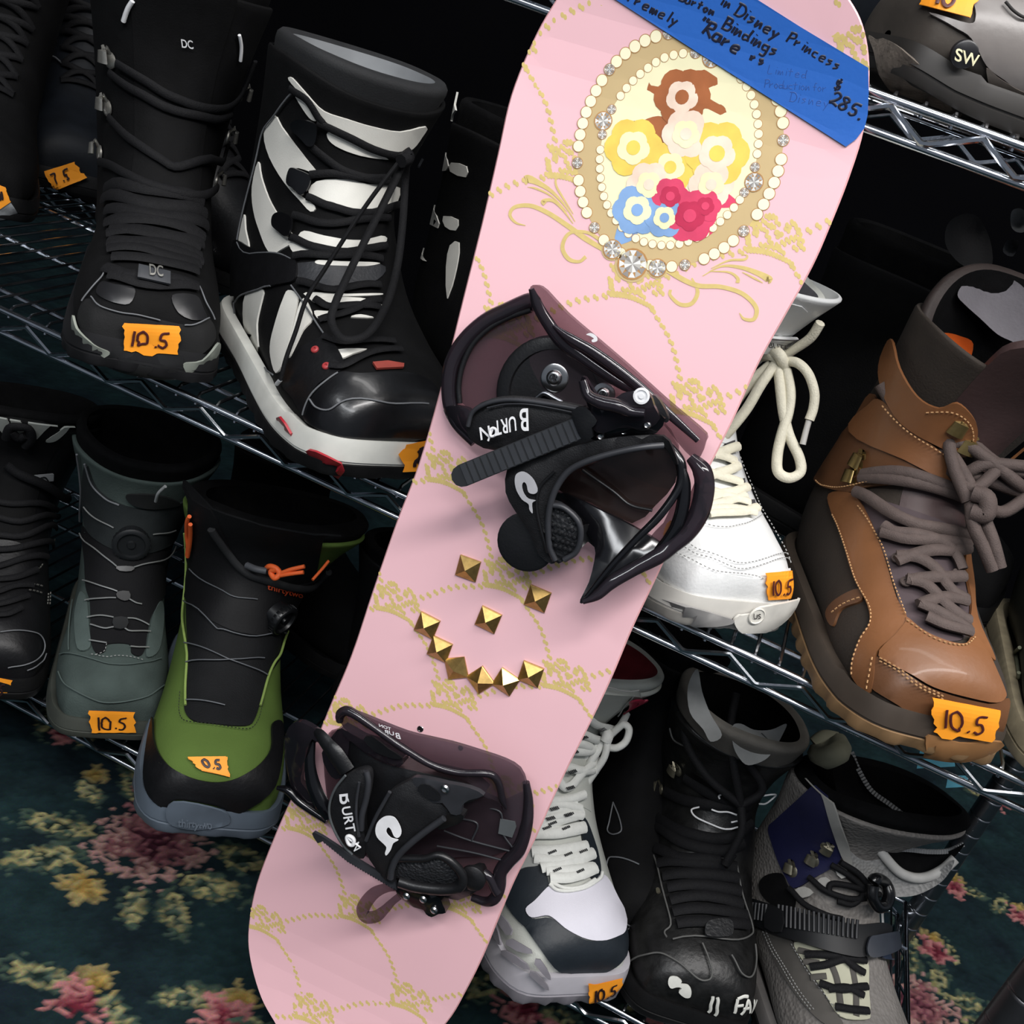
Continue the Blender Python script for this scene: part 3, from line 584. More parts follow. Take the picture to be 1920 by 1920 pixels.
# ribbed ladder strap
lad = [(165, 1155), (880, 862)]
def ladder(name, A_, B_, hw, h0, h1, par, T, nrib=16, m=None, cap=True):
    ax, ay = B_[0]-A_[0], B_[1]-A_[1]; L_ = math.hypot(ax, ay); ax /= L_; ay /= L_; nx, ny = -ay, ax
    pts = [(A_[0]+nx*hw, A_[1]+ny*hw, h0)]
    if cap: pts += [(A_[0]-ax*hw*math.sin(t)+nx*hw*math.cos(t), A_[1]-ay*hw*math.sin(t)+ny*hw*math.cos(t), h0) for t in (.5, 1., 1.57, 2.1, 2.6)]
    pts += [(A_[0]-nx*hw, A_[1]-ny*hw, h0), (B_[0]-nx*hw, B_[1]-ny*hw, h1), (B_[0]+nx*hw, B_[1]+ny*hw, h1)]
    o = slab(name, pts, .003, m or rubber, par, 0, smooth=0, T=T); mb = MB()
    for i in range(nrib):
        k = (i+.6)/nrib; x, y, h = A_[0]+ax*L_*k, A_[1]+ay*L_*k, h0+(h1-h0)*k
        P = [T((x+nx*hw*.92*s, y+ny*hw*.92*s)) for s in (-1, 1)]; w2 = .42*L_/nrib
        a0, a1 = hitp(*P[0], h), hitp(*P[1], h); q = T((x+ax*w2, y+ay*w2)); d = hitp(*q, h)-hitp(*T((x, y)), h)
        mb.add([a0-d, a0+d*.8, a0+d+BN*.0014, a0-d*.9+BN*.0006, a1-d, a1+d*.8, a1+d+BN*.0014, a1-d*.9+BN*.0006], [(0, 1, 2, 3), (7, 6, 5, 4), (0, 4, 5, 1), (1, 5, 6, 2), (2, 6, 7, 3), (3, 7, 4, 0)])
    mb.build('ridges', mat('ridge rubber', '#3a3c40', .5), par, inv=INV, smooth=False); return o
ladder('ladder_strap', (195, 1140), (830, 880), 62, .058, .058, b1, T, 17)
slab('strap_sleeve', [(790, 790, .060), (860, 762, .062), (930, 840, .062), (900, 880, .062), (905, 930, .060), (850, 945, .060), (810, 870, .060)], .006, blackp, b1, .002, T=T)
# ratchet buckle
slab('buckle', [(880, 770, .060), (840, 620, .066), (865, 605, .068), (920, 690, .066), (990, 735, .066), (1060, 695, .068), (1130, 680, .068), (1210, 690, .068), (1240, 760, .066), (1270, 830, .060), (1220, 880, .058), (1150, 885, .058), (1050, 880, .058), (960, 910, .058), (900, 880, .058)], .006, smoke_d, b1, .004, T=T)
btube('buckle_lever', [(850, 620, .070), (880, 700, .070), (950, 740, .071), (1040, 760, .071), (1110, 790, .07), (1190, 800, .07)], [.003, .004, .005, .005, .004, .003], smoke_d, b1, T)
slab('buckle_body', [(900, 880, .054), (1000, 850, .058), (1120, 860, .058), (1230, 800, .058), (1300, 830, .052), (1250, 910, .05), (1120, 925, .05), (960, 950, .05), (890, 935, .05)], .01, MATS['black gloss plastic'], b1, .002, T=T)
slab('buckle_arm', [(1230, 700, .05), (1270, 730, .048), (1320, 830, .044), (1290, 850, .044), (1240, 780, .05)], .008, blackp, b1, .001, T=T)
rivets(b1, T, [(950, 925, .0525), (1075, 897, .0525), (1203, 862, .0595)])
mb = MB(); mb.disc_stack(hitp(*T((1172, 705)), .0722), BN, [(.0055, 0), (.0055, .0008), (.004, .001), (.004, .0002), (.0018, .0002), (.0018, .001), (.0001, .001)], 20); mb.build('logo', white, b1, inv=INV)
# toe strap
s2 = slab('toe_strap', [(440, 1100, .046), (520, 1060, .048), (640, 1030, .050), (800, 980, .054), (950, 945, .056), (1130, 922, .054), (1290, 925, .050), (1340, 990, .044), (1370, 1080, .036), (1340, 1060, .036), (1300, 985, .044), (1180, 975, .052), (1030, 1000, .054), (880, 1045, .052), (760, 1110, .050), (690, 1210, .048), (655, 1320, .046), (650, 1420, .044), (660, 1530, .042), (700, 1600, .040), (680, 1622, .040), (610, 1570, .040), (560, 1450, .042), (480, 1330, .044), (430, 1230, .046)], .006, fabric, b1, .003, T=T)
btube('piping', [(1290, 975, .051), (1180, 985, .057), (1030, 1015, .058), (880, 1060, .057), (770, 1120, .054), (700, 1220, .052), (668, 1330, .05), (662, 1430, .048), (672, 1530, .046), (700, 1600, .044)], .0024, piping, s2, T)
btube('piping', [(700, 1115, .0545), (620, 1200, .052), (600, 1300, .05), (620, 1420, .048), (660, 1560, .045)], .0012, blackp, s2, T)
swoosh('logo', [(490, 1130), (530, 1118), (575, 1150), (600, 1195), (605, 1225), (585, 1240), (555, 1230), (545, 1190), (530, 1175), (520, 1195), (530, 1235), (555, 1265), (595, 1275), (575, 1290), (578, 1345), (560, 1325), (555, 1295), (520, 1270), (490, 1220), (480, 1170)], .0525, mat('grey print', '#a4a4a8', .5), s2, T)
slab('toe_pad', [(665, 1310, .046), (690, 1285, .047), (760, 1320, .047), (830, 1390, .046), (840, 1470, .044), (815, 1560, .042), (750, 1605, .041), (710, 1600, .041), (675, 1520, .043), (655, 1420, .045)], .008, dimple, b1, .003, T=T)
mb = MB()
for i in range(6):
    for j in range(6):
        x, y = 690+i*26+(j % 2)*12, 1330+j*38+i*8
        if (x-745)**2/75**2+(y-1440)**2/120**2 < 1: mb.disc_stack(hitp(*T((x, y)), .0475), BN, [(.0016, 0), (.0013, .0008), (.0005, .001)], 8)
mb.build('pad_dimples', blackp, b1, inv=INV)
btube('piping', [(670, 1300, .049), (750, 1315, .05), (825, 1390, .049), (840, 1470, .047), (815, 1555, .045), (750, 1600, .044)], .0022, piping, b1, T)
mb = MB(); mb.disc_stack(hitp(*T((550, 1498)), .03), BN, [(.0225, 0), (.0225, .003), (.02, .004)], 30); mb.build('strap_end', blackp, b1, inv=INV)
slab('strap_base', [(640, 1540, .03), (700, 1500, .034), (840, 1420, .03), (900, 1420, .02), (930, 1540, .018), (880, 1500, .02), (840, 1540, .026), (720, 1620, .03)], .005, blackp, b1, T=T)

# ---- lower binding
T = XF(3.84, 520, 1300)
b2 = slab('snowboard_binding', [(420, 270, .008), (560, 420, .008), (700, 560, .010), (1000, 700, .010), (1250, 800, .010), (1640, 780, .010), (1780, 720, .012), (1800, 870, .012), (1780, 1020, .012), (1730, 1130, .012), (1650, 1220, .012), (1600, 1300, .012), (1600, 1420, .012), (1540, 1500, .012), (1440, 1480, .010), (1250, 1400, .008), (900, 1300, .008), (600, 1150, .008), (400, 900, .008), (340, 600, .008), (340, 350, .008)], .006, smoke, board, T=T, step=.012)
b2['label'] = 'lower binding folded closed with both straps buckled over'
slab('highback', [(445, 170, .04), (480, 128, .045), (560, 135, .046), (700, 190, .046), (860, 255, .044), (1000, 300, .042), (1250, 355, .038), (1480, 425, .034), (1640, 480, .03), (1745, 545, .026), (1790, 650, .022), (1805, 780, .018), (1780, 1000, .016), (1720, 1150, .016), (1640, 1000, .016), (1620, 820, .018), (1500, 750, .024), (1250, 620, .03), (1000, 480, .036), (800, 380, .04), (600, 330, .042), (480, 250, .042)], .004, mat('plum smoke plastic', '#5c515a', .2, 0, .05, trans='#b8acb0', alpha=.36, spec=.6), b2, .002, T=T)
btube('highback_edge', [(450, 200, .046), (455, 150, .048), (520, 130, .05), (700, 250, .05), (900, 390, .048), (1100, 510, .044), (1300, 570, .04), (1520, 580, .034), (1590, 640, .03), (1620, 760, .026), (1650, 830, .024)], [.003, .004, .004, .003, .003, .003, .003, .003, .003, .003, .001], smoke_d, b2, T)
slab('heel_pad', [(460, 250, .04), (600, 330, .044), (760, 380, .046), (900, 470, .046), (880, 530, .044), (760, 500, .044), (640, 440, .042), (560, 370, .04), (500, 320, .04)], .012, MATS['dark smoke plastic'], b2, .003, T=T)
slab('highback_window', [(620, 330, .052), (680, 310, .052), (800, 400, .052), (900, 465, .05), (830, 470, .05), (700, 420, .05)], .002, blackp, b2, T=T)
btube('rim', [(1790, 640, .02), (1808, 780, .018), (1795, 950, .018), (1740, 1120, .018), (1660, 1210, .018), (1605, 1290, .018), (1600, 1400, .018), (1560, 1480, .018), (1500, 1500, .016), (1400, 1470, .016)], [.003, .004, .005, .006, .006, .006, .005, .005, .004, .003], smoke_d, b2, T, 10)
btube('rim', [(1480, 1290, .022), (1530, 1330, .022), (1570, 1410, .022), (1590, 1440, .022)], .004, smoke_d, b2, T)
slab('inner_bed', [(640, 560, .018), (1000, 580, .024), (1500, 740, .024), (1620, 840, .018), (1690, 1130, .016), (1300, 1180, .014), (900, 1200, .014), (620, 1000, .014)], .006, mat('dark footbed', '#3a2f35', .3, 0, .15, 40, trans='#9c8892', alpha=.6), b2, T=T)
for P in ([(1320, 900), (1440, 940), (1400, 1060)], [(1200, 990), (1390, 1060), (1690, 1140)], [(1150, 1100), (1420, 1150), (1650, 1210)], [(1400, 820), (1600, 850), (1620, 1000), (1700, 1120)]): btube('bed_groove', [p+(.0195,) for p in P], .0009, greyp, b2, T)
slab('grey_pad', [(1605, 905, .0205), (1710, 925, .0205), (1720, 960, .0205), (1690, 1040, .0205), (1590, 1010, .0205)], .001, mat('grey rubber', '#4c5052', .6), b2, smooth=0, T=T)
slab('black_body', [(480, 500, .03), (520, 340, .034), (640, 440, .04), (760, 500, .04), (900, 540, .04), (1180, 600, .038), (1330, 640, .034), (1480, 740, .03), (1330, 800, .034), (1250, 880, .036), (1000, 1080, .034), (860, 1120, .034), (640, 1000, .034), (560, 700, .034)], .02, blackp, b2, .002, T=T)
# left loops
btube('strap_arm', [(250, 330, .02), (300, 300, .034), (370, 380, .04), (420, 440, .042), (500, 560, .042)], [.004, .006, .007, .008, .008], blackp, b2, T, flat=.5)
btube('strap_arm', [(245, 335, .02), (235, 500, .024), (260, 660, .026), (320, 800, .028), (370, 900, .028)], [.004, .005, .007, .008, .005], MATS['black gloss plastic'], b2, T, flat=.6)
slab('toe_hoop', [(60, 290, .02), (110, 215, .03), (180, 210, .034), (270, 260, .034), (340, 320, .034), (330, 380, .034), (250, 330, .034), (215, 420, .028), (180, 560, .02), (170, 640, .016), (250, 740, .012), (300, 830, .01), (360, 920, .01), (310, 900, .01), (190, 790, .008), (110, 700, .008), (70, 560, .012), (50, 400, .016)], .006, smoke_d, b2, .002, T=T)
btube('toe_hoop_edge', [(0, 680, .012), (80, 700, .012), (160, 780, .012), (260, 850, .012), (360, 920, .014)], [.002, .004, .004, .004, .003], MATS['black gloss plastic'], b2, T)
slab('strap_arm', [(400, 300, .03), (460, 250, .034), (520, 330, .036), (500, 470, .036), (500, 580, .036), (420, 620, .034), (360, 560, .03), (320, 430, .026)], .01, MATS['dark smoke plastic'], b2, .002, T=T)
# straps
s3 = slab('ankle_strap', [(370, 860, .046), (385, 740, .048), (440, 640, .05), (520, 580, .052), (600, 550, .054), (650, 560, .054), (665, 620, .054), (650, 740, .054), (620, 860, .052), (620, 980, .050), (640, 1080, .048), (620, 1190, .044), (560, 1170, .044), (480, 1110, .044), (410, 990, .044)], .008, fabric, b2, .004, T=T, bw=.009)
btube('piping', [(640, 560, .058), (655, 640, .058), (640, 760, .057), (610, 880, .056), (605, 980, .054)], .0026, piping, s3, T)
btube('piping', [(590, 640, .0595), (570, 780, .058), (570, 900, .057), (590, 1030, .055)], .0012, piping, s3, T)
btube('piping', [(490, 592, .054), (420, 680, .053), (380, 780, .051), (376, 880, .05), (410, 985, .049), (470, 1090, .049), (540, 1160, .048)], .0011, MATS['grey rubber'], s3, T)
decal('lettering', 'B', (448, 728), (6, 110), (108, -14), .0552, white, s3, T)
decal('lettering', 'URT', (462, 822), (14, 72), (72, -12), .0552, white, s3, T)
btube('lettering', [(500, 1040, .054), (520, 1028, .054), (550, 1050, .054), (545, 1090, .054), (515, 1085, .054)], .0017, white, s3, T, closed=True)
decal('lettering', 'N', (535, 1095), (20, 50), (55, -30), .0535, white, s3, T)
btube('lettering', [(500, 1030, .0545), (530, 1060, .0545), (600, 1110, .053)], .0008, white, s3, T)
s4 = slab('toe_strap', [(640, 1040, .050), (700, 900, .053), (770, 760, .055), (820, 700, .056), (930, 640, .057), (1000, 615, .056), (1080, 700, .055), (1180, 800, .053), (1240, 870, .050), (1160, 930, .050), (1040, 1010, .050), (930, 1100, .048), (860, 1190, .046), (830, 1290, .044), (830, 1340, .043), (780, 1350, .043), (700, 1250, .045), (640, 1150, .047)], .008, fabric, b2, .004, T=T)
btube('piping', [(640, 1060, .0545), (700, 910, .057), (770, 780, .059), (810, 710, .06)], .0016, piping, s4, T)
btube('piping', [(1200, 900, .054), (1080, 985, .054), (960, 1080, .053), (870, 1170, .051), (825, 1260, .05), (815, 1330, .048)], .0028, piping, s4, T)
swoosh('logo', [(810, 883), (850, 900), (885, 960), (892, 1010), (870, 1040), (840, 1030), (820, 985), (800, 965), (785, 985), (790, 1010), (820, 1040), (872, 1055), (835, 1080), (815, 1130), (785, 1168), (775, 1150), (785, 1110), (760, 1080), (720, 1040), (705, 990), (720, 930), (765, 890)], .0592, white, s4, T)
slab('lever', [(960, 620, .056), (1050, 610, .058), (1230, 650, .058), (1380, 680, .056), (1485, 735, .054), (1380, 770, .054), (1330, 810, .054), (1320, 870, .052), (1250, 870, .054), (1190, 790, .056), (1080, 790, .056), (1000, 730, .056)], .005, greyp, b2, .001, T=T)
slab('lever_slot', [(1030, 660, .0595), (1100, 665, .0595), (1160, 720, .0595), (1170, 770, .0595), (1080, 760, .0595), (1010, 700, .0595)], .0008, blackp, b2, T=T)
rivets(b2, T, [(1210, 685, .0595)], .0035)
slab('buckle_base', [(1170, 870, .05), (1270, 860, .052), (1340, 880, .05), (1320, 930, .046), (1250, 960, .044), (1160, 980, .044)], .01, blackp, b2, .001, T=T)
rm = slab('toe_pad', [(840, 1310, .042), (850, 1220, .044), (920, 1195, .045), (1050, 1200, .046), (1160, 1175, .045), (1240, 1225, .043), (1300, 1310, .04), (1285, 1360, .038), (1180, 1378, .038), (1000, 1360, .04), (880, 1335, .041)], .008, mat('woven pad', '#202124', .55, 0, .15, 100, 1, 400, kind='voronoi'), b2, .003, T=T)
btube('piping', [(815, 1330, .044), (830, 1220, .047), (860, 1190, .048), (1050, 1190, .049), (1160, 1165, .048), (1255, 1215, .046), (1330, 1310, .042), (1310, 1390, .04), (1180, 1410, .04), (1000, 1390, .042), (880, 1355, .043)], [.005, .003, .003, .003, .003, .0035, .004, .005, .005, .005, .005], blackp, rm, T, closed=False)
slab('strap_base', [(820, 1350, .034), (1000, 1400, .034), (1300, 1400, .034), (1380, 1290, .03), (1460, 1280, .024), (1480, 1350, .022), (1440, 1420, .022), (1300, 1490, .02), (1180, 1460, .026), (950, 1440, .03), (850, 1420, .032)], .012, blackp, b2, .002, T=T)
mb = MB(); mb.disc_stack(hitp(*T((1412, 1322)), .026), BN, [(.011, 0), (.011, .003), (.007, .0055), (.003, .0055)], 26); mb.build('pivot_bolt', blackp, b2, inv=INV)
# toothed ladder pointing left
L_ = [(250, 1010, .050), (262, 1000, .052), (320, 1030, .054), (420, 1095, .052), (520, 1165, .05), (640, 1240, .046), (760, 1310, .044), (850, 1360, .042), (860, 1420, .042)]
teeth = [(840-k*18.5+(0 if q else -4), 1408-k*11-(0 if k > 3 else 0)+(9 if q else -7)+(0 if k < 18 else (k-18)*-4), .042+.0004*k) for k in range(0, 29) for q in (0, 1)]
slab('ladder_strap', L_+[p for p in teeth]+[(290, 1080, .052), (262, 1040, .051)], .003, greyp, b2, smooth=0, T=T)
# small ratchet hanging off the end
btube('release_ring', [(870, 1400, .03), (790, 1400, .03), (710, 1430, .03), (650, 1490, .028), (615, 1560, .026), (640, 1610, .026), (710, 1605, .026), (770, 1560, .028), (830, 1500, .03), (880, 1460, .03)], [.003, .004, .005, .0055, .006, .006, .0055, .004, .003, .003], MATS['smoke plastic'], b2, T, 10, flat=.6)
slab('ratchet', [(850, 1400, .034), (900, 1385, .036), (1000, 1420, .036), (1080, 1450, .036), (1160, 1465, .034), (1190, 1520, .03), (1212, 1580, .026), (1160, 1590, .028), (1110, 1612, .028), (1070, 1590, .03), (1050, 1560, .03), (980, 1540, .03), (920, 1500, .03), (870, 1460, .032)], .012, MATS['black gloss plastic'], b2, .003, T=T)
rivets(b2, T, [(932, 1458, .0385), (1052, 1480, .0395), (1130, 1558, .0315)], .0032)
decal('lettering', 'B', (890, 330), (-50, -10), (-15, -45), .050, white, b2, T)
decal('lettering', 'UR', (842, 305), (-42, -10), (-5, -30), .050, white, b2, T)
decal('lettering', 'TON', (820, 268), (-30, -10), (-3, -22), .050, white, b2, T)
# ------------------------------------------------------------------ boot builder
KEYS = [ # t, Fy, Fz, By, Bz, w, taper
 (0.00, -.1500, .036, -.1500, .030, .004, .0), (0.02, -.1510, .050, -.1512, .019, .022, .0), (0.05, -.1480, .064, -.1505, .012, .038, .02), (0.12, -.1320, .080, -.1380, .008, .050, .08), (0.22, -.1000, .091, -.1050, .008, .0565, .12),
 (0.33, -.0620, .106, -.0600, .008, .0565, .16), (0.43, -.0280, .131, -.0050, .008, .0510, .14), (0.52, -.0060, .160, .0600, .008, .0475, .08), (0.60, .0060, .190, .1200, .010, .0465, .04),
 (0.68, .0120, .216, .1480, .050, .0480, .0), (0.78, .0110, .255, .1450, .150, .0530, .0), (0.88, .0050, .284, .1400, .250, .0600, .0), (1.00, -.0060, .318, .1420, .335, .0680, .0), (1.15, -.0180, .362, .1480, .400, .0710, .0)]
LININGS = {}
class Boot:
    def __init__(s, name, label, toe, z, head, sc=1.0, group=None, cat='boot', shaft=1.0, lean=0, wide=1.0, tc=None, toeh=1.0, collar_w=1.0, cx=0.0, side=0, ground=None, tilt=0):
        th = math.radians(head); s.sc = sc
        T_ = on_z(toe[0], toe[1], z) if ground is None else Vector((ground[0], ground[1], z))
        back = Vector((-math.sin(th), math.cos(th), 0)); loc = T_+back*.152*sc; loc.z = z+.0025
        s.e = thing(name, label, cat, loc, th, group)
        s.M = Matrix.Translation(loc) @ Matrix.Rotation(th, 4, 'Z'); s.Mi = s.M.inverted()
        if tilt:
            s.e.rotation_euler = (0, math.radians(tilt), th); s.M = Matrix.Translation(loc) @ s.e.rotation_euler.to_matrix().to_4x4(); s.Mi = s.M.inverted()
        A = np.array(KEYS, float); s.tk = A[:, 0]; V = A[:, 1:].copy()
        up = np.clip((V[:, [1]]-.16)/.18, 0, 2); V[:, 1] = np.where(V[:, 1] > .16, .16+(V[:, 1]-.16)*shaft, V[:, 1]*1.0); V[:, 3] = np.where(V[:, 3] > .05, .05+(V[:, 3]-.05)*shaft, V[:, 3])
        V[:, 1] = np.where(A[:, 0] < .3, V[:, 1]*toeh, V[:, 1])
        V[:, 0] -= lean*up[:, 0]; V[:, 2] -= lean*np.clip((A[:, 4]-.05)/.26, 0, 2)
        V[:, 4] *= wide*(1+(collar_w-1)*np.clip(up[:, 0], 0, 1))
        s.V = np.c_[V*sc, np.zeros(len(V))]; s.V[:, 5] = V[:, 5]
        s.V[:, 6] = side*np.clip(up[:, 0], 0, 2)*sc+cx*sc*np.clip((.3-A[:, 0])/.3, 0, 1)
        s.tc = tc or (lambda u: 1.0-.05*(abs(u)/PI)**2)
        m = np.gradient(s.V, s.tk, axis=0); s.m = m
        tt = np.linspace(0, 1.1, 90); uu = np.linspace(-PI, PI, 97); Tg, Ug = np.meshgrid(tt, uu, indexing='ij'); s.Tg, s.Ug = Tg, Ug
        P = s.S(Tg, Ug); Wd = P @ np.array(s.M.to_3x3()).T+np.array(s.M.translation); s.W = Wd
        du = np.gradient(Wd, axis=1); dt = np.gradient(Wd, axis=0); Nn = np.cross(du, dt); c0 = Wd.mean(axis=(0, 1)); 
        Nn /= np.linalg.norm(Nn, axis=-1, keepdims=True)+1e-12; s.Nsgn = 1
        mid = Wd.mean(axis=1, keepdims=True)
        if ((Wd-mid)*Nn).sum() < 0: Nn = -Nn; s.Nsgn = -1
        s.front = (Nn*(Wd-np.array(CAM))).sum(-1) < 0
        d = Wd-np.array(CAM); zc = d @ np.array(CF); s.PX = 960+FOC*(d @ np.array(CR))/zc; s.PY = 960-FOC*(d @ np.array(CU))/zc
        s.cutmask = Tg <= np.vectorize(s.tc)(Ug)+.12
    def S(s, t, u):
        t = np.asarray(t, float); u = np.asarray(u, float); i = np.clip(np.searchsorted(s.tk, t, 'right')-1, 0, len(s.tk)-2)
        h = s.tk[i+1]-s.tk[i]; x = ((t-s.tk[i])/h)[..., None]; h = h[..., None]
        v = (2*x**3-3*x**2+1)*s.V[i]+(x**3-2*x**2+x)*h*s.m[i]+(-2*x**3+3*x**2)*s.V[i+1]+(x**3-x**2)*h*s.m[i+1]
        c = np.cos(u); q = np.sin(u); cc = np.sign(c)*np.abs(c)**.88; ss = np.sign(q)*np.abs(q)**.82
        k = (1-cc)/2; y = v[..., 0]*(1-k)+v[..., 2]*k; z = v[..., 1]*(1-k)+v[..., 3]*k; X = v[..., 4]*ss*(1-v[..., 5]*cc)+v[..., 6]
        return np.stack([X, y, z], -1)
    def N(s, t, u):
        e = .004; a = s.S(t, u+e)-s.S(t, u-e); b = s.S(t+e, u)-s.S(t-e, u); n = np.cross(a, b)*s.Nsgn
        return n/(np.linalg.norm(n, axis=-1, keepdims=True)+1e-12)
    def P(s, t, u, off=0):
        t = np.asarray(t, float); u = np.asarray(u, float); p = s.S(t, u)
        return p+s.N(np.maximum(t, .006), u)*np.asarray(off)[..., None] if np.any(off) else p
    def pick(s, px, py):
        d = (s.PX-px)**2+(s.PY-py)**2+np.where(s.front, 0, 1e7)+np.where(s.cutmask, 0, 1e7); i, j = np.unravel_index(np.argmin(d), d.shape)
        t, u = s.Tg[i, j], s.Ug[i, j]; st, su = 1.1/89, 2*PI/96
        M3 = np.array(s.M.to_3x3()); tr = np.array(s.M.translation)
        for _ in range(5):
            a, b = np.meshgrid(np.linspace(-1, 1, 5)*st+t, np.linspace(-1, 1, 5)*su+u); a = np.clip(a, 0.001, 1.14)
            W = s.S(a, b) @ M3.T+tr-np.array(CAM); z = W @ np.array(CF); dd = (960+FOC*(W @ np.array(CR))/z-px)**2+(960-FOC*(W @ np.array(CU))/z-py)**2
            k = np.unravel_index(np.argmin(dd), dd.shape); t, u = a[k], b[k]; st *= .5; su *= .5
        return float(t), float(u)
    def grid(s, name, f, nt, nu, m, wrap=True, mb=None, build=True, par=None, smooth=True):
        """f(a, u) -> (t, u, off); surface strip"""
        mb = mb or MB(); us = np.linspace(-PI, PI, nu+1)[:nu] if wrap else np.linspace(0, 1, nu); pts = []
        for i in range(nt):
            for u in us:
                pts.append(f(i/(nt-1), u))
        A = np.array(pts); P = s.P(A[:, 0], A[:, 1], A[:, 2]); fs = []
        for i in range(nt-1):
            for j in range(nu if wrap else nu-1):
                k = (j+1) % nu; fs.append((i*nu+j, i*nu+k, (i+1)*nu+k, (i+1)*nu+j))
        mb.add([tuple(p) for p in P], fs)
        return mb.build(name, m, par or s.e, smooth) if build else mb
    def upper(s, m, nt=56, nu=72, wr=0):
        """outer shell with rolled rim"""
        prof = [(k/(nt-1), 0) for k in range(nt)]
        R = []
        for a, _ in prof: R.append(('t', a, 0))
        for (dt, o) in ((.004, -.0008), (.005, -.0025), (.002, -.0042), (-.05, -.0045)): R.append(('c', dt, o))
        nR = len(R)
        def f(a, u):
            k = R[int(round(a*(nR-1)))]; c = s.tc(u)
            w_ = wr*math.sin(u*5+a*9)*math.sin(a*14)*(1 if .2 < a < .95 else 0)
            return (k[1]*c, u, w_) if k[0] == 't' else (c+k[1], u, k[2])
        o = s.grid('upper', f, nR, nu, m); s.up = o; return o
    def liner(s, m, top=None, m2=None, off=.0045, th=.011, name='liner', mi=None):
        top = top or (lambda u: s.tc(u)+.03)
        R = [(None, .72, -off), (0, -.05, -off), (0, -.02, -off), (0, -.006, -off-.001), (0, .003, -off-.004), (0, .002, -off-th*.6), (0, -.006, -off-th), (0, -.05, -off-th), (0, -.12, -off-th-.001), (None, .70, -off-th-.003), (None, .62, -off-th-.004), (None, .55, -off-th-.008)]
        def f(a, u):
            k = R[int(round(a*(len(R)-1)))]; c = top(u)
            return (k[1] if k[0] is None else c+k[1], u, k[2]*s.sc)
        o = s.grid(name, f, len(R), 64, [m, mi] if mi else m)
        if mi:
            for k, p_ in enumerate(o.data.polygons): p_.material_index = 1 if k//64 >= 6 else 0
        mb = MB(); us = np.linspace(-PI, PI, 40); P = s.P(np.full(40, .552), us, np.full(40, -(off+th+.008)*s.sc)); c = P.mean(0)
        mb.add([tuple(c)]+[tuple(p) for p in P], [(0, i, i+1) for i in range(1, 40)]); mb.build('insole', m2 or mat('dark insole', '#0c0c0e', .9), o); return o
    def sole(s, m, h=.024, hh=.03, out=.005, tread=0, ntr=60, lip=.003, m2=None, zc=.0, name='sole', foxing=None):
        us = np.linspace(-PI, PI, 97); ts = np.linspace(.0, .66, 60); Tg, Ug = np.meshgrid(ts, us); P = s.S(Tg, Ug).reshape(-1, 3); P = P[P[:, 2] < .07*s.sc]
        xy = P[:, :2]; ang = np.linspace(0, 2*PI, 181)[:-1]; pts = sorted(map(tuple, np.unique(xy.round(5), axis=0)))
        def half(p):
            H = []
            for q in p:
                while len(H) > 1 and (H[-1][0]-H[-2][0])*(q[1]-H[-2][1])-(H[-1][1]-H[-2][1])*(q[0]-H[-2][0]) <= 0: H.pop()
                H.append(q)
            return H
        hull = half(pts)[:-1]+half(pts[::-1])[:-1]; Hn = np.array(resample(list(hull)+[hull[0]], 121))[:-1]
        Hn = (Hn+np.roll(Hn, 1, 0)+np.roll(Hn, -1, 0))/3
        tg = np.roll(Hn, -1, 0)-np.roll(Hn, 1, 0); nn = np.c_[tg[:, 1], -tg[:, 0]]; nn /= np.linalg.norm(nn, axis=1, keepdims=True)
        y = Hn[:, 1]/s.sc; spring = np.where(y < -.08, ((-.08-y)/.072)**2*.010, 0)*s.sc; top = (h+(hh-h)*np.clip((y+.15)/.30, 0, 1)+np.where(y < -.12, (-.12-y)*.25, 0))*s.sc
        waist = np.exp(-((y-.035)/.05)**2)*.004*s.sc; s.sole_h = (Hn, nn, top, spring)
        arc = np.r_[0, np.cumsum(np.linalg.norm(np.diff(Hn, axis=0), axis=1))]
        tr = tread*np.sign(np.sin(arc/arc[-1]*2*PI*ntr)) if tread else 0*arc
        rings = []
        for (k, o) in ((0, out*.3-.004), (0, out-.002), (.12, out-.0005), (.38, out), (.40, out-.0012), (.46, out-.0012), (.48, out), (.9, out-.001), (1, out-.0025), (1.02, -.004), (.7, -.012)):
            z = spring*(1-k)+top*k; oo = o*s.sc-waist*(1-k)+(tr if k < .2 else 0); rings.append(np.c_[Hn+nn*np.reshape(oo, (-1, 1))*np.ones((len(Hn), 1)), z+np.where(k == 1, lip, 0)*(y < -.10)])
        mb = MB(); n = len(Hn)
        for i, r in enumerate(rings): mb.v += [tuple(p) for p in r]
        for i in range(len(rings)-1):
            for j in range(n): mb.f.append((i*n+j, i*n+(j+1) % n, (i+1)*n+(j+1) % n, (i+1)*n+j)); mb.m.append(1 if (m2 and i < 4) else 0)
        mb.f.append(tuple(range(n-1, -1, -1))); mb.m.append(1 if m2 else 0)
        o = mb.build(name, [m, m2] if m2 else m, s.e); return o
    def tongue(s, m, t0=.42, t1=1.08, hw=.5, off=-.001, th=.006, name='tongue', top_w=None):
        A = []
        def f(a, b):
            # b in 0..1 across, a along
            lu = hw*(1-.25*a) if top_w is None else hw+(top_w-hw)*a; x = (b-.5)*2; e = 1-abs(x)**6
            aa = a; t = t0+(t1-t0)*aa; r = 1
            if a > .88: r = math.sqrt(max(0, 1-((a-.88)/.12)**2*.9))
            return (t, x*lu*r, off*s.sc)
        mb = MB(); nt, nu = 30, 13
        s.grid(name, f, nt, nu, m, wrap=False, mb=mb, build=False); k = len(mb.v)
        def g(a, b):
            t, u, o = f(a, b); return (t, u, o-th*s.sc)
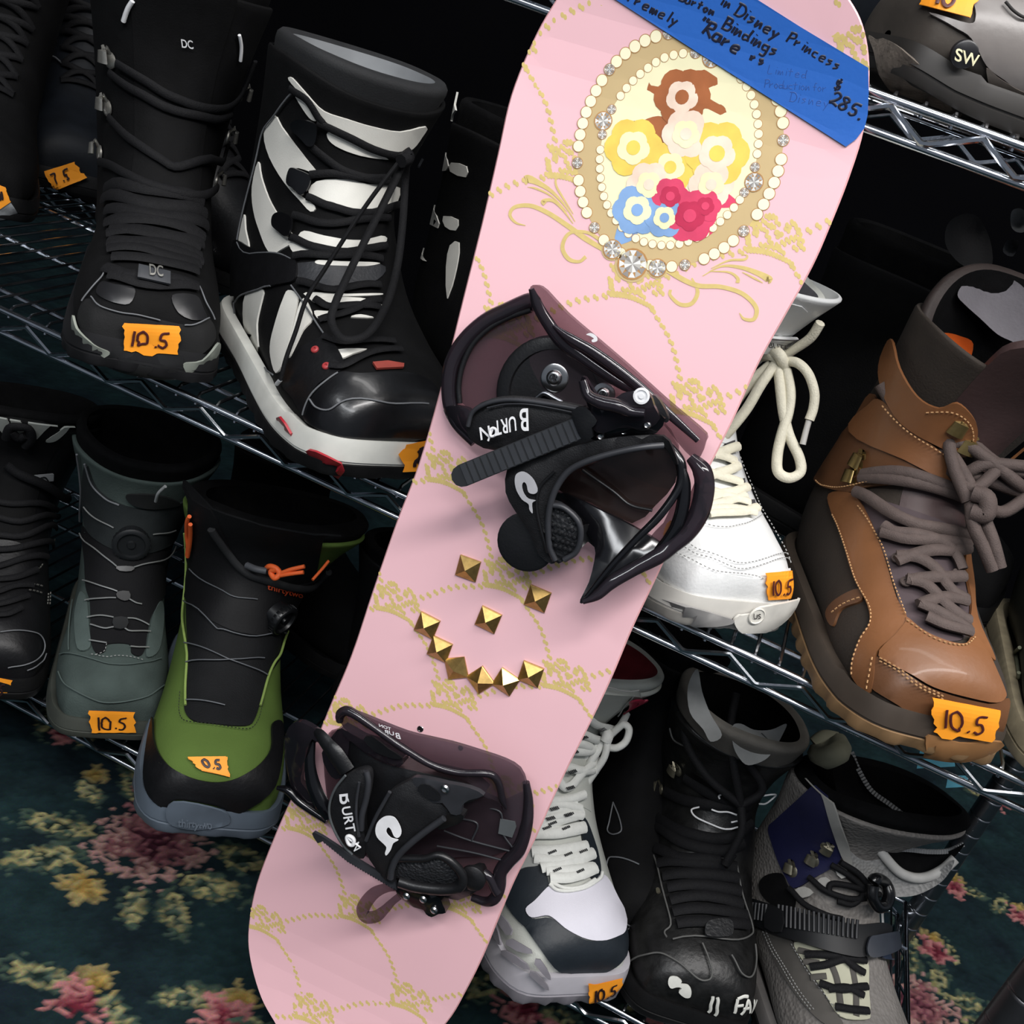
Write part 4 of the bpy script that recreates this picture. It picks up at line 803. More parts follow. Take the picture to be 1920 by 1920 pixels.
        s.grid(name, g, nt, nu, m, wrap=False, mb=mb, build=False)
        bd = [i*nu for i in range(nt)]+[(nt-1)*nu+j for j in range(1, nu)]+[i*nu+nu-1 for i in range(nt-2, -1, -1)]+[j for j in range(nu-2, 0, -1)]
        for i in range(len(bd)): a, b = bd[i], bd[(i+1) % len(bd)]; mb.f.append((a, b, b+k, a+k)); mb.m.append(0)
        return mb.build(name, m, s.e)
    def _fillp(s, tu, off, m, name, par, step=.007, rim=.0012, smooth=True):
        kt, ku = .5*s.sc, .055*s.sc; poly = [(t*kt, u*ku) for t, u in tu]
        v, f = fill2d(poly, step); n = len(tu); mb = MB()
        t = np.array([max(.004, a[0]/kt) for a in v]); u = np.array([a[1]/ku for a in v]); P = s.P(t, u, np.full(len(v), off)); mb.add([tuple(p) for p in P], f)
        tb = np.array([max(.004, a[0]) for a in tu]); ub = np.array([a[1] for a in tu]); P1 = s.P(tb, ub, np.full(n, off)); P2 = s.P(tb, ub, np.full(n, off-rim-.0004))
        mb.add([tuple(p) for p in P1]+[tuple(p) for p in P2], [(i, (i+1) % n, n+(i+1) % n, n+i) for i in range(n)])
        return mb.build(name, m, par or s.e, smooth)
    def pickP(s, pts, off):
        tu = np.array([s.pick(*p[:2]) for p in pts]); return [Vector(q) for q in s.P(np.maximum(tu[:, 0], .006), tu[:, 1], np.full(len(tu), off))], tu
    def panel(s, name, px, m, off=.0015, par=None, smooth=4, step=13):
        q = cr(px, smooth, True) if smooth else px; q = [p[:2] for p in q]; n = len(q); v, f = fill2d(q, step); P, _ = s.pickP(v, off); mb = MB(); mb.add(P, f)
        P1, tu = s.pickP(q, off); P2 = s.P(np.maximum(tu[:, 0], .006), tu[:, 1], np.full(n, off-.0022)); mb.add(P1+[tuple(p) for p in P2], [(i, (i+1) % n, n+(i+1) % n, n+i) for i in range(n)])
        return mb.build(name, m, par or s.e)
    def upanel(s, name, tu, m, off=.0015, par=None, smooth=4, mirror=False, step=.007):
        q = cr(tu, smooth, True) if smooth else tu; o = s._fillp(q, off, m, name, par, step)
        if mirror: s._fillp([(t, -u) for t, u in q], off, m, name, par, step)
        return o
    def path(s, px, off, n=5, sm=True):
        """px list of (x,y[,off])"""
        q = [s.pick(p[0], p[1])+((p[2] if len(p) > 2 else off),) for p in px]; return s.tpath(q, n)
    def tpath(s, q, n=5):
        Q = np.array(cr(q, n) if len(q) > 2 else resample(q, n*2)); P = s.P(np.maximum(Q[:, 0], .004), Q[:, 1], Q[:, 2]); Nn = s.N(np.maximum(Q[:, 0], .01), Q[:, 1]); return [Vector(p) for p in P], [Vector(x) for x in Nn]
    def strand(s, name, paths, r, m, off=.003, flat=1.0, par=None, n=5, tu=False, seg=8):
        """several strands in one part"""
        mb = MB(); o = None
        for p in paths:
            P, Nn = s.tpath([tuple(a)+((off,) if len(a) < 3 else ()) for a in p], n) if tu else s.path(p, off, n)
            mb.tube(P, r, seg, flat=flat, nrm=Nn if flat != 1 else None)
            if name in ('piping', 'seam', 'cable', 'toe_rim', 'stitched_emblem'): o = mb.build(name, m, par or s.e); mb = MB()
        return o or mb.build(name, m, par or s.e)
    def stitch(s, paths, m, off=.0022, r=.00045, dash=.0035, tu=False, par=None, name='stitching'):
        mb = MB()
        for p in paths:
            P, Nn = s.tpath([tuple(a)+((off,) if len(a) < 3 else ()) for a in p], 6) if tu else s.path(p, off, 6)
            L_ = sum((P[i+1]-P[i]).length for i in range(len(P)-1)); k = max(4, int(L_/dash)); Q = resample([tuple(a) for a in P], 2*k)
            for i in range(0, 2*k-1, 2): mb.tube([Q[i], Q[i+1]], r, 4)
            o = mb.build(name, m, par or s.e); mb = MB()
        return o
    def lace_rows(s, m, rows, r=.0022, flat=.45, off=.004, name='laces', straight=False, seg=8, par=None):
        """rows: list of (t, u) eyelet positions, symmetric"""
        P = []
        for i, (t, u) in enumerate(rows[:-1]):
            t2, u2 = rows[i+1]
            for sg in (1, -1):
                P.append([(t, -sg*u, off-.001), (t*.6+t2*.4, -sg*u*.3, off+(.0018 if sg > 0 else .0004)), (t*.35+t2*.65, sg*u2*.35, off+(.0004 if sg > 0 else .0018)), (t2, sg*u2, off-.001)])
        t, u = rows[0]; P.append([(t-.006, -u, off-.001), (t-.008, 0, off+.001), (t-.006, u, off-.001)])
        return s.strand(name, P, r*s.sc, m, flat=flat, tu=True, seg=seg, par=par)
    def eyelets(s, rows, m, r=.003, name='eyelet', off=.002, sides=(1, -1)):
        for (t, u) in rows:
            for sg in sides:
                p = Vector(s.P(np.array(t), np.array(u*sg), np.array(off))); nn = Vector(s.N(np.array(t), np.array(u*sg))); mb = MB()
                mb.disc_stack(p-nn*.001, nn, [(r, 0), (r, .0012), (r*.75, .002), (r*.4, .002), (r*.35, .0008)], 14); mb.build(name, m, s.e)
    def hooks(s, tus, m, sz=.009, name='lace_hook'):
        for (t, u) in tus:
            p = Vector(s.P(np.array(t), np.array(u), np.array(.0015))); nn = Vector(s.N(np.array(t), np.array(u))); up = Vector(s.P(np.array(t+.03), np.array(u), np.array(.0015)))-p; up.normalize(); sd = nn.cross(up)
            mb = MB(); mb.disc_stack(p, nn, [(sz*.45, 0), (sz*.45, .0015), (sz*.3, .003)], 14)
            mb.tube([p+nn*.001+up*sz*.3, p+nn*.005+up*sz*.7, p+nn*.008+up*sz*.5, p+nn*.009-up*sz*.1], [sz*.25, sz*.3, sz*.34, sz*.4], 10, flat=.35, nrm=nn); mb.build(name, m, s.e)
    def tag(s, px, text, m, mink, x0=.12, y0=.22, hx=.26, hy=.55, wd=.0021, off=.0024, jag=True, skip=None, adv=.85, lift=.0011):
        C = np.array([p[:2] for p in px], float)     # TL TR BR BL, in the photo's reading direction
        def bil(x, y): return tuple((C[0]*(1-x)+C[1]*x)*y+(C[3]*(1-x)+C[2]*x)*(1-y))
        rng = random.Random(int(px[0][0])); nx, ny = 12, 8; mb = MB(); j0 = [rng.uniform(-.03, .04) for _ in range(ny+1)]; j1 = [rng.uniform(-.04, .03) for _ in range(ny+1)]
        V = [bil(i/nx+(j0[j] if i == 0 else 0)+(j1[j] if i == nx else 0), j/ny) for j in range(ny+1) for i in range(nx+1)]
        _, tc_ = s.pickP([bil(.5, .5)], off); nc = s.N(np.array(max(tc_[0, 0], .012)), np.array(tc_[0, 1]))
        _, tu = s.pickP(V, off); B_ = s.S(np.maximum(tu[:, 0], .004), tu[:, 1]); P = [Vector(q+nc*off) for q in B_]; P2 = B_+nc*(off-.0005); k = len(V)
        mb.add(P+[tuple(p) for p in P2], [(j*(nx+1)+i, j*(nx+1)+i+1, (j+1)*(nx+1)+i+1, (j+1)*(nx+1)+i) for j in range(ny) for i in range(nx)]+[(k+j*(nx+1)+i, k+(j+1)*(nx+1)+i, k+(j+1)*(nx+1)+i+1, k+j*(nx+1)+i+1) for j in range(ny) for i in range(nx)])
        o = mb.build('size_tag', m, s.e, smooth=False, fix=False)
        if text:
            mb = MB()
            def f(x, y):
                _, tu = s.pickP([bil(x0+x*hx, y0+y*hy)], off); return Vector(s.S(np.array(max(tu[0, 0], .004)), np.array(tu[0, 1]))+nc*(off+lift)), Vector(nc)
            hand(mb, text, f, 1, wd*s.sc, adv); mb.build('handwriting', mink, o)
        return o
    def word(s, name, text, o, dx, dy, m, off=.0025, par=None):
        """printed text by pixels: o origin, dx/dy pixel vectors per unit letter height"""
        v, f, wd = text2d(text); tu = np.array([s.pick(o[0]+x*dx[0]+y*dy[0], o[1]+x*dx[1]+y*dy[1]) for x, y in v]); P = s.P(tu[:, 0], tu[:, 1], np.full(len(v), off)); mb = MB(); mb.add([tuple(p) for p in P], f)
        return mb.build(name, m, par or s.e, smooth=False, fix=False)
    def free(s, px, r, name, m, ref=None, flat=1, n=6, par=None, dz=.01):
        """free-hanging lace: pixel path (x,y,dist toward camera from anchor depth)"""
        d0 = None; pts = []
        for p in px:
            if ref is None: t, u = s.pick(p[0], p[1]); w_ = s.M @ Vector(s.P(np.array(t), np.array(u), np.array(0.0))); dep = (w_-CAM).dot(CF)
            else: dep = ref
            pts.append((p[0], p[1], dep-(p[2] if len(p) > 2 else dz)))
        Q = cr(pts, n); mb = MB(); mb.tube([s.Mi @ (CAM+ray(x, y)*d) for x, y, d in Q], r, 8, flat=flat); return mb.build(name, m, par or s.e)
    def depth(s, px, py):
        t, u = s.pick(px, py); return (s.M @ Vector(s.P(np.array(t), np.array(u), np.array(0.0)))-CAM).dot(CF)
orange = mat('orange masking tape', '#fb9d22', .6, 0, .05, 30); pen = mat('brown marker ink', '#4a1d1c', .5); pend = mat('dark marker ink', '#241214', .5)
black_l = mat('black leather', '#0f0f11', .45, 0, .25, 40, .25, 260, spec=.35); black_n = mat('black nubuck', '#0b0b0c', .8, 0, .25, 60, .3, 700, spec=.15); black_lace = mat('black lace', '#111113', .75, 0, .2, 300, .5, 900, spec=.2)
black_sole = mat('black rubber', '#0e0e0f', .6, 0, .2, 60, .2, 300, spec=.25); black_lin = mat('black lining', '#09090a', .9, 0, .3, 100, .4, 500, spec=.1); dark_sole = mat('charcoal rubber', '#171719', .65, spec=.25)
def TR(s, ox, oy):
    return lambda pts: [(ox+p[0]/s, oy+p[1]/s)+tuple(p[2:]) for p in pts]
G = dict
def mk(name, label, p, z, tc=None, group=None, **k):
    return Boot(name, label, None, z, p[2], p[3], group=group, ground=(p[0], p[1]), shaft=p[4], lean=p[5], wide=p[6], collar_w=p[7], side=p[8], tc=tc, **k)
dip = lambda d, w=1.0: (lambda u: 1.0-d*math.exp(-(u/w)**2))
silver = mat('dull silver', '#a5a39c', .4, .8, .15, 200); hookm = mat('aged nickel', '#8f8a78', .38, .85, .2, 150); whitel = mat('white logo', '#dededf', .5); grs = mat('grey stitch', '#5f6164', .6)
reflect = mat('reflective grey', '#83887f', .5, 0, .08)
A1 = TR(4, 0, 0); A2 = TR(4, 400, 0); A3 = TR(4, 0, 400); A4 = TR(4, 400, 450); A5 = TR(4, 0, 850); A6 = TR(4, 240, 850); A7 = TR(3, 0, 1280)

# ---------------------------------------------------------------- middle shelf
# 1 black nubuck boot
b = mk('snowboard_boot', 'all-black laced snowboard boot, grey flashes on its sole, left of the striped boot', (-.497, -.030, 37, 1.033, .888, -.006, 1.055, 1.183, -.015), ZB)
b.upper(black_n); b.liner(black_lin, top=lambda u: 1.04+.03*math.cos(u)); b.tongue(black_n, .40, 1.09, .62, .0012)
b.sole(dark_sole, .026, .032, .005, tread=.0012, ntr=30)
b.panel('toe_cap', A3([(640, 650), (720, 660), (800, 720), (930, 745), (1100, 770), (1300, 820), (1440, 835), (1550, 790), (1605, 860), (1600, 960), (1500, 1060), (1370, 1110), (1100, 1080), (830, 1020), (700, 980), (610, 860), (590, 760)]), mat('black toe nubuck', '#0c0c0d', .8, 0, .2, 80, .2, 600), .0012)
b.panel('toe_bumper', A3([(830, 1020), (900, 985), (1100, 1030), (1340, 1040), (1375, 1110), (1400, 1190), (1330, 1230), (1100, 1210), (900, 1170), (760, 1100)]), mat('charcoal bumper', '#1f1f20', .5, 0, .15), .0052)
b.panel('reflector', A3([(590, 770), (620, 860), (720, 970), (828, 1025), (780, 1065), (690, 1085), (630, 1010), (590, 880)]), reflect, .0058); b.panel('reflector', A3([(1602, 960), (1600, 1060), (1560, 1180), (1440, 1215), (1410, 1200), (1370, 1110), (1500, 1085)]), reflect, .0058)
b.panel('vamp_overlay', A3([(770, 520), (870, 540), (1010, 570), (970, 680), (820, 660), (730, 600)]), mat('black shiny patch', '#18181a', .35), .0016); b.panel('vamp_overlay', A3([(1290, 620), (1460, 620), (1520, 720), (1540, 790), (1440, 800), (1330, 740)]), MATS['black shiny patch'], .0016)
b.strand('piping', [A3([(700, 635), (760, 700), (900, 740), (1060, 765), (1200, 800)]), A3([(1380, 835), (1460, 830), (1550, 790)]), A3([(635, 665), (690, 590), (770, 500), (800, 440)]), A3([(1480, 560), (1530, 680), (1590, 800)])], .0007, grs, .003)
b.strand('laces', [A1([(820, 1420), (1100, 1430), (1500, 1520)]), A1([(800, 1500), (1100, 1540), (1520, 1610)]), A1([(820, 1590), (1000, 1600), (1250, 1640), (1530, 1700)]), A1([(830, 1680), (1000, 1640), (1250, 1680), (1500, 1800)]), A1([(840, 1740), (1100, 1760), (1480, 1860)]), A1([(820, 1850), (1100, 1850), (1500, 1980)])]
         + [A3([(810, 90), (1000, 60), (1300, 90), (1510, 190)]), A3([(820, 170), (1000, 140), (1300, 190), (1500, 240)]), A3([(830, 230), (1000, 230), (1250, 250), (1490, 340)]), A3([(820, 290), (1050, 280), (1300, 350), (1480, 400)]), A3([(850, 350), (1000, 350), (1250, 390), (1470, 450)]), A3([(800, 430), (950, 480), (1100, 480), (1470, 570)]), A3([(830, 480), (1100, 540), (1440, 560)])], .0062, black_lace, .004, flat=.32)
b.strand('laces', [A1([(900, 470), (1100, 600), (1300, 730), (1500, 800), (1700, 780), (1800, 650), (1880, 440)]), A1([(850, 540), (1050, 690), (1300, 830), (1550, 880), (1700, 850)]), A1([(850, 880), (1000, 1050), (1200, 1200), (1400, 1240), (1650, 1190), (1740, 1070)]), A1([(780, 1220), (950, 1310), (1200, 1420), (1500, 1470), (1620, 1400)])], .0040, black_lace, .005, flat=.45)
b.hooks([b.pick(*p) for p in A1([(840, 450), (820, 810), (765, 1150), (1860, 730), (1765, 1050), (1665, 1370)])], silver, .017)
b.word('logo', 'DC', (341, 86), (11.5, 1.5), (-2, -17), whitel, .0045); b.panel('lace_keeper', A3([(1040, 450), (1260, 500), (1260, 580), (1030, 530)]), mat('keeper grey', '#34363a', .5), .010, smooth=0); b.word('logo', 'DC', (278, 531), (13, 2), (-1, -17), silver, .0115)
b.strand('piping', [A1([(1005, 0), (970, 60), (940, 155)])], .0022, whitel, .003); b.strand('piping', [A1([(1782, 250), (1795, 340), (1787, 445)])], .0016, whitel, .003)
b.tag([(231, 600), (339, 606), (334, 659), (229, 651)], '10.5', orange, pen, .13, .2, .27, .55, off=.0064)
b.tag(A1([(1770, 1125), (1860, 1110), (1835, 1250), (1775, 1258)]), 'N', orange, pend, .3, .3, .4, .4, wd=.0012)

# 2 striped boot
WP = mat('white textile', '#d5d3cb', .6, 0, .06, 25, .15, 900)
b = mk('snowboard_boot', 'black and white striped snowboard boot with a white sole and red grips', (-.257, -.007, 52.3, 1.111, .737, .006, 1.2, .88, 0), ZB, tc=lambda u: .99-.13*math.exp(-(u/1.1)**2))
b.upper(black_n); b.liner(mat('black collar foam', '#18191b', .8, 0, .15, 60, .3, 700), top=lambda u: 1.03-.09*math.exp(-(u/1.2)**2), mi=mat('grey lining', '#8b8e91', .8, 0, .08, 40), th=.013)
b.sole(mat('white midsole', '#c9c9c2', .5, 0, .06), .03, .036, .007, m2=black_sole, tread=.001, ntr=26)
for P in ([(600, 585), (720, 720), (830, 830), (1000, 890), (1200, 950), (1400, 985), (1590, 945), (1560, 1020), (1490, 1110), (1430, 1125), (1330, 1135), (1180, 1100), (1000, 1020), (860, 920), (800, 850), (680, 720), (575, 600)],
          [(465, 868), (390, 1000), (430, 1180), (540, 1370), (650, 1500), (735, 1592), (765, 1545), (600, 1420), (600, 1290), (650, 1260), (780, 1300), (700, 1190), (600, 1060), (520, 950)],
          [(345, 1215), (300, 1400), (310, 1580), (350, 1720), (400, 1850), (450, 1910), (510, 1880), (620, 1800), (540, 1690), (490, 1610), (420, 1480), (370, 1330)], [(240, 1610), (200, 1790), (220, 1820), (275, 1850), (250, 1720)],
          [(615, 700), (700, 760), (785, 890), (740, 895), (680, 820)], [(860, 990), (960, 1030), (1120, 1100), (1300, 1185), (1260, 1190), (1100, 1165), (950, 1110), (870, 1050)],
          [(780, 1360), (1000, 1345), (1150, 1380), (1390, 1405), (1330, 1580), (1230, 1590), (1050, 1575), (900, 1520), (725, 1465)], [(690, 1735), (830, 1770), (1000, 1800), (1140, 1800), (1280, 1775), (1270, 1830), (1090, 1875), (930, 1895), (780, 1850), (650, 1790)]):
    b.panel('white_stripe', A2(P), WP, .0016, smooth=3)
for P in ([(580, 50), (640, 120), (780, 100), (700, 50), (600, 20)], [(840, 20), (1000, 40), (1250, -30), (1270, 10), (1100, 75), (930, 95), (830, 60)], [(790, 155), (960, 165), (1240, 172), (1150, 200), (930, 198), (780, 185)],
          [(700, 400), (1000, 410), (1240, 405), (1240, 420), (1000, 430), (800, 440), (760, 470), (720, 440)], [(800, 440), (1100, 440), (1230, 480), (1240, 510), (900, 500), (820, 500)], [(760, 540), (850, 540), (980, 545), (900, 590), (800, 605)], [(1030, 585), (1100, 565), (1200, 590)],
          [(250, 410), (380, 370), (360, 500), (335, 640), (345, 850), (280, 760), (235, 620)], [(570, 380), (640, 420), (620, 560), (590, 700), (540, 900), (480, 1000), (440, 880), (440, 760), (480, 600), (530, 450)], [(655, 480), (700, 450), (750, 590), (680, 680), (620, 800), (575, 885), (560, 850), (610, 650)], [(930, 830), (1150, 825), (1050, 860), (960, 895)]):
    b.panel('white_stripe', A4(P), WP, .0016, smooth=3)
b.panel('instep_patch', A4([(640, 175), (1240, 180), (1230, 300), (1000, 350), (900, 380), (700, 320), (645, 290)]), mat('grey leather', '#2d2e31', .45, 0, .2, 60, .4, 300), .0012)
b.panel('heel_strap', A4([(170, 10), (300, 60), (480, 110), (600, 130), (640, 200), (620, 310), (500, 340), (300, 380), (180, 420), (110, 400), (100, 250)]), black_l, .0035); b.panel('toe_cap', A4([(690, 1330), (740, 1200), (850, 1080), (950, 1000), (1100, 1010), (1400, 1000), (1600, 1050), (1700, 1200), (1650, 1450), (1400, 1520), (1200, 1570), (1000, 1540), (800, 1420)]), mat('polished black leather', '#0e0e10', .3, 0, .3, 30, .2, 150, coat=.15), .0022)
b.panel('quarter_patch', A4([(600, 880), (700, 790), (860, 740), (980, 920), (940, 1000), (800, 1080), (720, 1200), (680, 1300), (600, 1180), (520, 1060)]), black_l, .002)
b.panel('label_patch', A4([(1190, 940), (1300, 930), (1420, 950), (1415, 975), (1220, 985)]), mat('red label', '#8e3a30', .6), .004, smooth=0)
b.strand('piping', [A4([(740, 1200), (790, 1260), (880, 1275), (1000, 1210), (1300, 1225), (1600, 1230)]), A4([(690, 1310), (740, 1180), (840, 1080), (940, 1010)]), A4([(180, 470), (240, 410), (450, 350)]), A4([(175, 470), (230, 680), (350, 870), (470, 1010)]), A4([(600, 350), (740, 570), (850, 740)]), A2([(200, 1820), (400, 1900), (600, 1950)]), A2([(600, 700), (480, 860), (390, 990), (340, 1200), (240, 1600), (200, 1800)])], .0008, grs, .003)

for q in A4([(770, 835), (852, 958)]): t, u = b.pick(*q); b.eyelets([(t, u)], mat('red eyelet', '#a23a3c', .4), .0035, 'eyelet', .003, (1,))
redp = mat('red rubber', '#9c1f2b', .35, 0, .1)
for P in ([(575, 1300), (610, 1290), (690, 1400), (720, 1490), (700, 1525), (665, 1500), (650, 1450), (610, 1420), (600, 1370), (570, 1340)], [(735, 1560), (770, 1505), (860, 1525), (970, 1600), (1000, 1680), (950, 1700), (890, 1660), (860, 1610), (830, 1650), (790, 1590)]): b.panel('grip_insert', A4(P), redp, .0145, smooth=2)
cl = mat('black gloss clip', '#0c0c0e', .25)
for P in ([(630, 900), (700, 880), (790, 920), (785, 1050), (740, 1085), (680, 1020), (625, 960)], [(610, 1260), (660, 1265), (750, 1320), (740, 1420), (690, 1475), (640, 1420), (590, 1370)], [(500, 1620), (560, 1605), (630, 1660), (615, 1780), (580, 1795), (530, 1750), (490, 1700)], [(1530, 1180), (1570, 1190), (1560, 1260), (1530, 1240)]): b.panel('lace_clip', A2(P), cl, .008)
b.strand('laces', [A2([(790, 910), (1000, 1010), (1250, 1130), (1420, 1160)]), A2([(600, 660), (720, 740), (800, 870), (830, 910)]), A2([(740, 1080), (850, 1180), (1000, 1290), (1200, 1350), (1330, 1360)]), A2([(740, 1310), (880, 1300), (1100, 1330), (1300, 1330)]), A2([(720, 1480), (900, 1560), (1180, 1600), (1380, 1530)]), A2([(620, 1620), (800, 1680), (1000, 1670), (1300, 1640)]), A2([(600, 1790), (760, 1860), (1000, 1900), (1280, 1850)]), A4([(620, 130), (900, 130), (1250, 150)]), A4([(650, 320), (900, 390), (1240, 350)]), A4([(770, 460), (900, 520), (1240, 520)]), A4([(800, 620), (1000, 560), (1240, 460)]), A4([(830, 740), (1000, 790), (1350, 780)]), A4([(880, 960), (1000, 960), (1200, 860), (1400, 840)])], .0034, black_lace, .0045, flat=.4)
b.free([(760, 290, .03), (735, 320, .04), (690, 380, .04), (650, 440, .035), (612, 500, .03), (575, 560, .025), (555, 620, .022), (537, 670, .02), (526, 712, .018)], .0032, 'laces', black_lace, flat=.6)
b.free([(762, 290, .03), (740, 340, .04), (700, 420, .035), (660, 500, .03), (628, 570, .028), (622, 605, .026), (645, 635, .026), (690, 625, .028), (725, 570, .03), (745, 500, .035), (755, 420, .04), (760, 340, .04), (764, 292, .03)], .0034, 'laces', black_lace, flat=.6)
b.free([(757, 284, .035), (765, 296, .045), (752, 302, .045)], .006, 'lace_knot', black_lace)
b.free([(526, 712, .018), (519, 720, .017)], .0018, 'lace_tip', whitel)
b.tag([(747, 822), (850, 800), (858, 866), (745, 872)], '10.5', orange, pend, .13, .2, .27, .55, off=.0125, wd=.003)

# 3 mate of the striped boot, mostly behind the board
b = mk('snowboard_boot', 'second striped snowboard boot, in shade between the striped boot and the pink board', (-.165, .17, 50, 1.0, .72, .0, 1.1, .98, 0), ZB, tc=dip(.08))
b.upper(black_n); b.liner(black_lin, top=lambda u: 1.09-.06*math.exp(-(u/1.2)**2)); b.sole(black_sole, .03, .036, .006)
for P in ([(800, 160), (850, 195), (850, 215), (808, 220)], [(790, 300), (812, 282), (840, 300), (838, 320), (810, 315)], [(848, 305), (876, 312), (874, 332), (846, 322)], [(768, 380), (790, 378), (820, 405), (822, 428), (790, 410), (768, 400)], [(833, 405), (860, 412), (855, 432), (836, 425)], [(845, 460), (862, 455), (858, 500), (840, 560), (838, 500)], [(732, 455), (770, 458), (800, 490), (780, 480)]): b.panel('white_stripe', P, WP, .0014, smooth=2)
b.lace_rows(black_lace, [(.45, .45), (.52, .5), (.59, .55), (.66, .6), (.74, .6), (.84, .6)], .004)

# 4 white boot
WL = mat('white leather', '#dedfde', .42, 0, .03, 30, .3, 350); cream_l = mat('cream lace', '#d9d4c0', .75, 0, .06, 200, .5, 700); W7 = TR(2.667, 1150, 480)
b = mk('snowboard_boot', 'white leather snowboard boot with thick cream laces, right of the pink board', (.047, .002, 40, .94, .78, .058, 1.15, .98, .004), ZB, tc=dip(.04))
b.upper(WL); b.liner(mat('white knit collar', '#cfd0c8', .8, 0, .06, 50, .5, 500), top=lambda u: .985-.07*math.cos(u), mi=mat('grey print lining', '#6d6c70', .8, 0, .3, 45), th=.010); b.tongue(WL, .42, .93, .55, .0012)
b.sole(mat('off white rubber', '#c2bfb8', .5, 0, .05), .027, .032, .007, m2=mat('grey outsole', '#8c8983', .6), tread=.0008, ntr=24)
b.panel('toe_overlay', W7([(330, 1500), (400, 1540), (560, 1590), (740, 1610), (910, 1560), (915, 1700), (870, 1790), (700, 1800), (560, 1780), (380, 1720), (190, 1620), (200, 1560)]), WL, .0018)
b.panel('sole_insert', W7([(150, 1640), (200, 1640), (330, 1700), (560, 1785), (520, 1810), (380, 1790), (220, 1730), (160, 1690)]), mat('grey insert', '#8f8d8b', .5), .0105); b.panel('toe_guard', W7([(570, 1790), (640, 1740), (740, 1715), (900, 1700), (890, 1770), (780, 1820), (620, 1835)]), mat('off white guard', '#cfccc4', .45), .0105)
t, u = b.pick(*W7([(683, 1762)])[0]); p = Vector(b.P(np.array(t), np.array(u), np.array(.011))); nn = Vector(b.N(np.array(t), np.array(u))); q = MB(); q.disc_stack(p, nn, [(.0075, 0), (.0075, .001), (.0066, .0014), (.0062, .0006)], 24); q.build('logo_badge', mat('off white badge', '#d2cfc6', .5), b.e)
b.word('logo', 'US', (1150+662/2.667, 480+1776/2.667), (9.5, -1), (1, -11), mat('dark print', '#3a3536', .6), .0125)
b.stitch([W7([(430, 1340), (520, 1365), (620, 1355), (735, 1300)]), W7([(360, 1430), (450, 1480), (650, 1535), (880, 1490)]), W7([(345, 1455), (450, 1505), (650, 1560), (900, 1515)]), W7([(320, 1490), (500, 1570), (740, 1608)]), W7([(620, 1010), (690, 1180), (740, 1290), (850, 1440), (900, 1530)])], mat('grey thread', '#9b9b99', .7), .003)
for P in ([(560, 1025), (600, 1015), (610, 1060), (585, 1065)], [(595, 1130), (640, 1120), (650, 1180), (620, 1185)], [(635, 1235), (690, 1230), (705, 1285), (670, 1270)], [(440, 1265), (470, 1255), (495, 1290), (455, 1310)], [(545, 945), (590, 925), (590, 955), (560, 960)]): b.panel('eyelet_loop', W7(P), mat('dark webbing', '#3b393b', .7), .004, smooth=0)
b.strand('laces', [W7([(600, 960), (540, 985), (480, 1010)]), W7([(590, 1040), (520, 1010), (470, 1000)]), W7([(605, 1060), (540, 1090), (450, 1130)]), W7([(620, 1150), (530, 1120), (450, 1090)]), W7([(650, 1170), (560, 1200), (440, 1240)]), W7([(660, 1250), (560, 1220), (440, 1180)]), W7([(700, 1275), (600, 1300), (470, 1310)]), W7([(690, 1300), (560, 1280), (450, 1290)]), W7([(640, 1215), (540, 1250), (450, 1270)])], .0042, cream_l, .0055, flat=.6)
b.free([(W7([q])[0][0], W7([q])[0][1], .012) for q in ((1035, 335), (985, 410), (900, 470), (830, 515))], .0042, 'laces', cream_l)
dpt = b.depth(1455, 680)
def wfree(L_, r=.0042, nm='laces', m=cream_l): b.free([W7([q[:2]])[0]+(q[2],) for q in L_], r, nm, m, ref=dpt)
wfree([(720, 440, .01), (790, 500, .025), (840, 530, .03)]); wfree([(740, 500, .01), (800, 500, .03), (850, 560, .03)], .005, 'lace_knot'); wfree([(800, 470, .03), (835, 500, .038), (855, 560, .03), (820, 560, .03)], .0052, 'lace_knot')
wfree([(850, 525, .03), (920, 535, .04), (975, 590, .045), (1005, 680, .045), (1000, 760, .043), (980, 820, .042)]); wfree([(978, 822, .042), (962, 880, .041), (947, 942, .04)], .0026, 'lace_tip', mat('printed lace tip', '#b9b7b2', .5))
wfree([(825, 560, .03), (835, 660, .035), (850, 780, .035), (880, 900, .035), (930, 1010, .035), (935, 1080, .035), (880, 1110, .035), (825, 1080, .035), (820, 1000, .035), (840, 900, .036), (875, 780, .036), (885, 680, .036), (865, 570, .032)], .0045)
wfree([(810, 540, .03), (740, 640, .03), (670, 760, .025), (600, 850, .02), (530, 930, .012)], .0045); wfree([(790, 540, .025), (700, 620, .02), (620, 720, .012), (560, 830, .008)], .0045)
b.panel('tongue_label', W7([(790, 385), (915, 400), (840, 480), (730, 465), (700, 380)]), WL, .0055, smooth=0); b.word('lettering', 'TRIBUTE', (1150+700/2.667, 480+412/2.667), (11.2, 2.2), (-1, -11), MATS['dark print'], .0072); b.strand('label_border', [W7([(700, 378), (790, 388), (915, 402), (842, 478)])], .0006, MATS['dark print'], .0065)
b.tag(W7([(742, 1577), (940, 1558), (912, 1702), (755, 1712)]), '10.5', orange, pen, .08, .2, .23, .52, off=.0045, lift=.002)

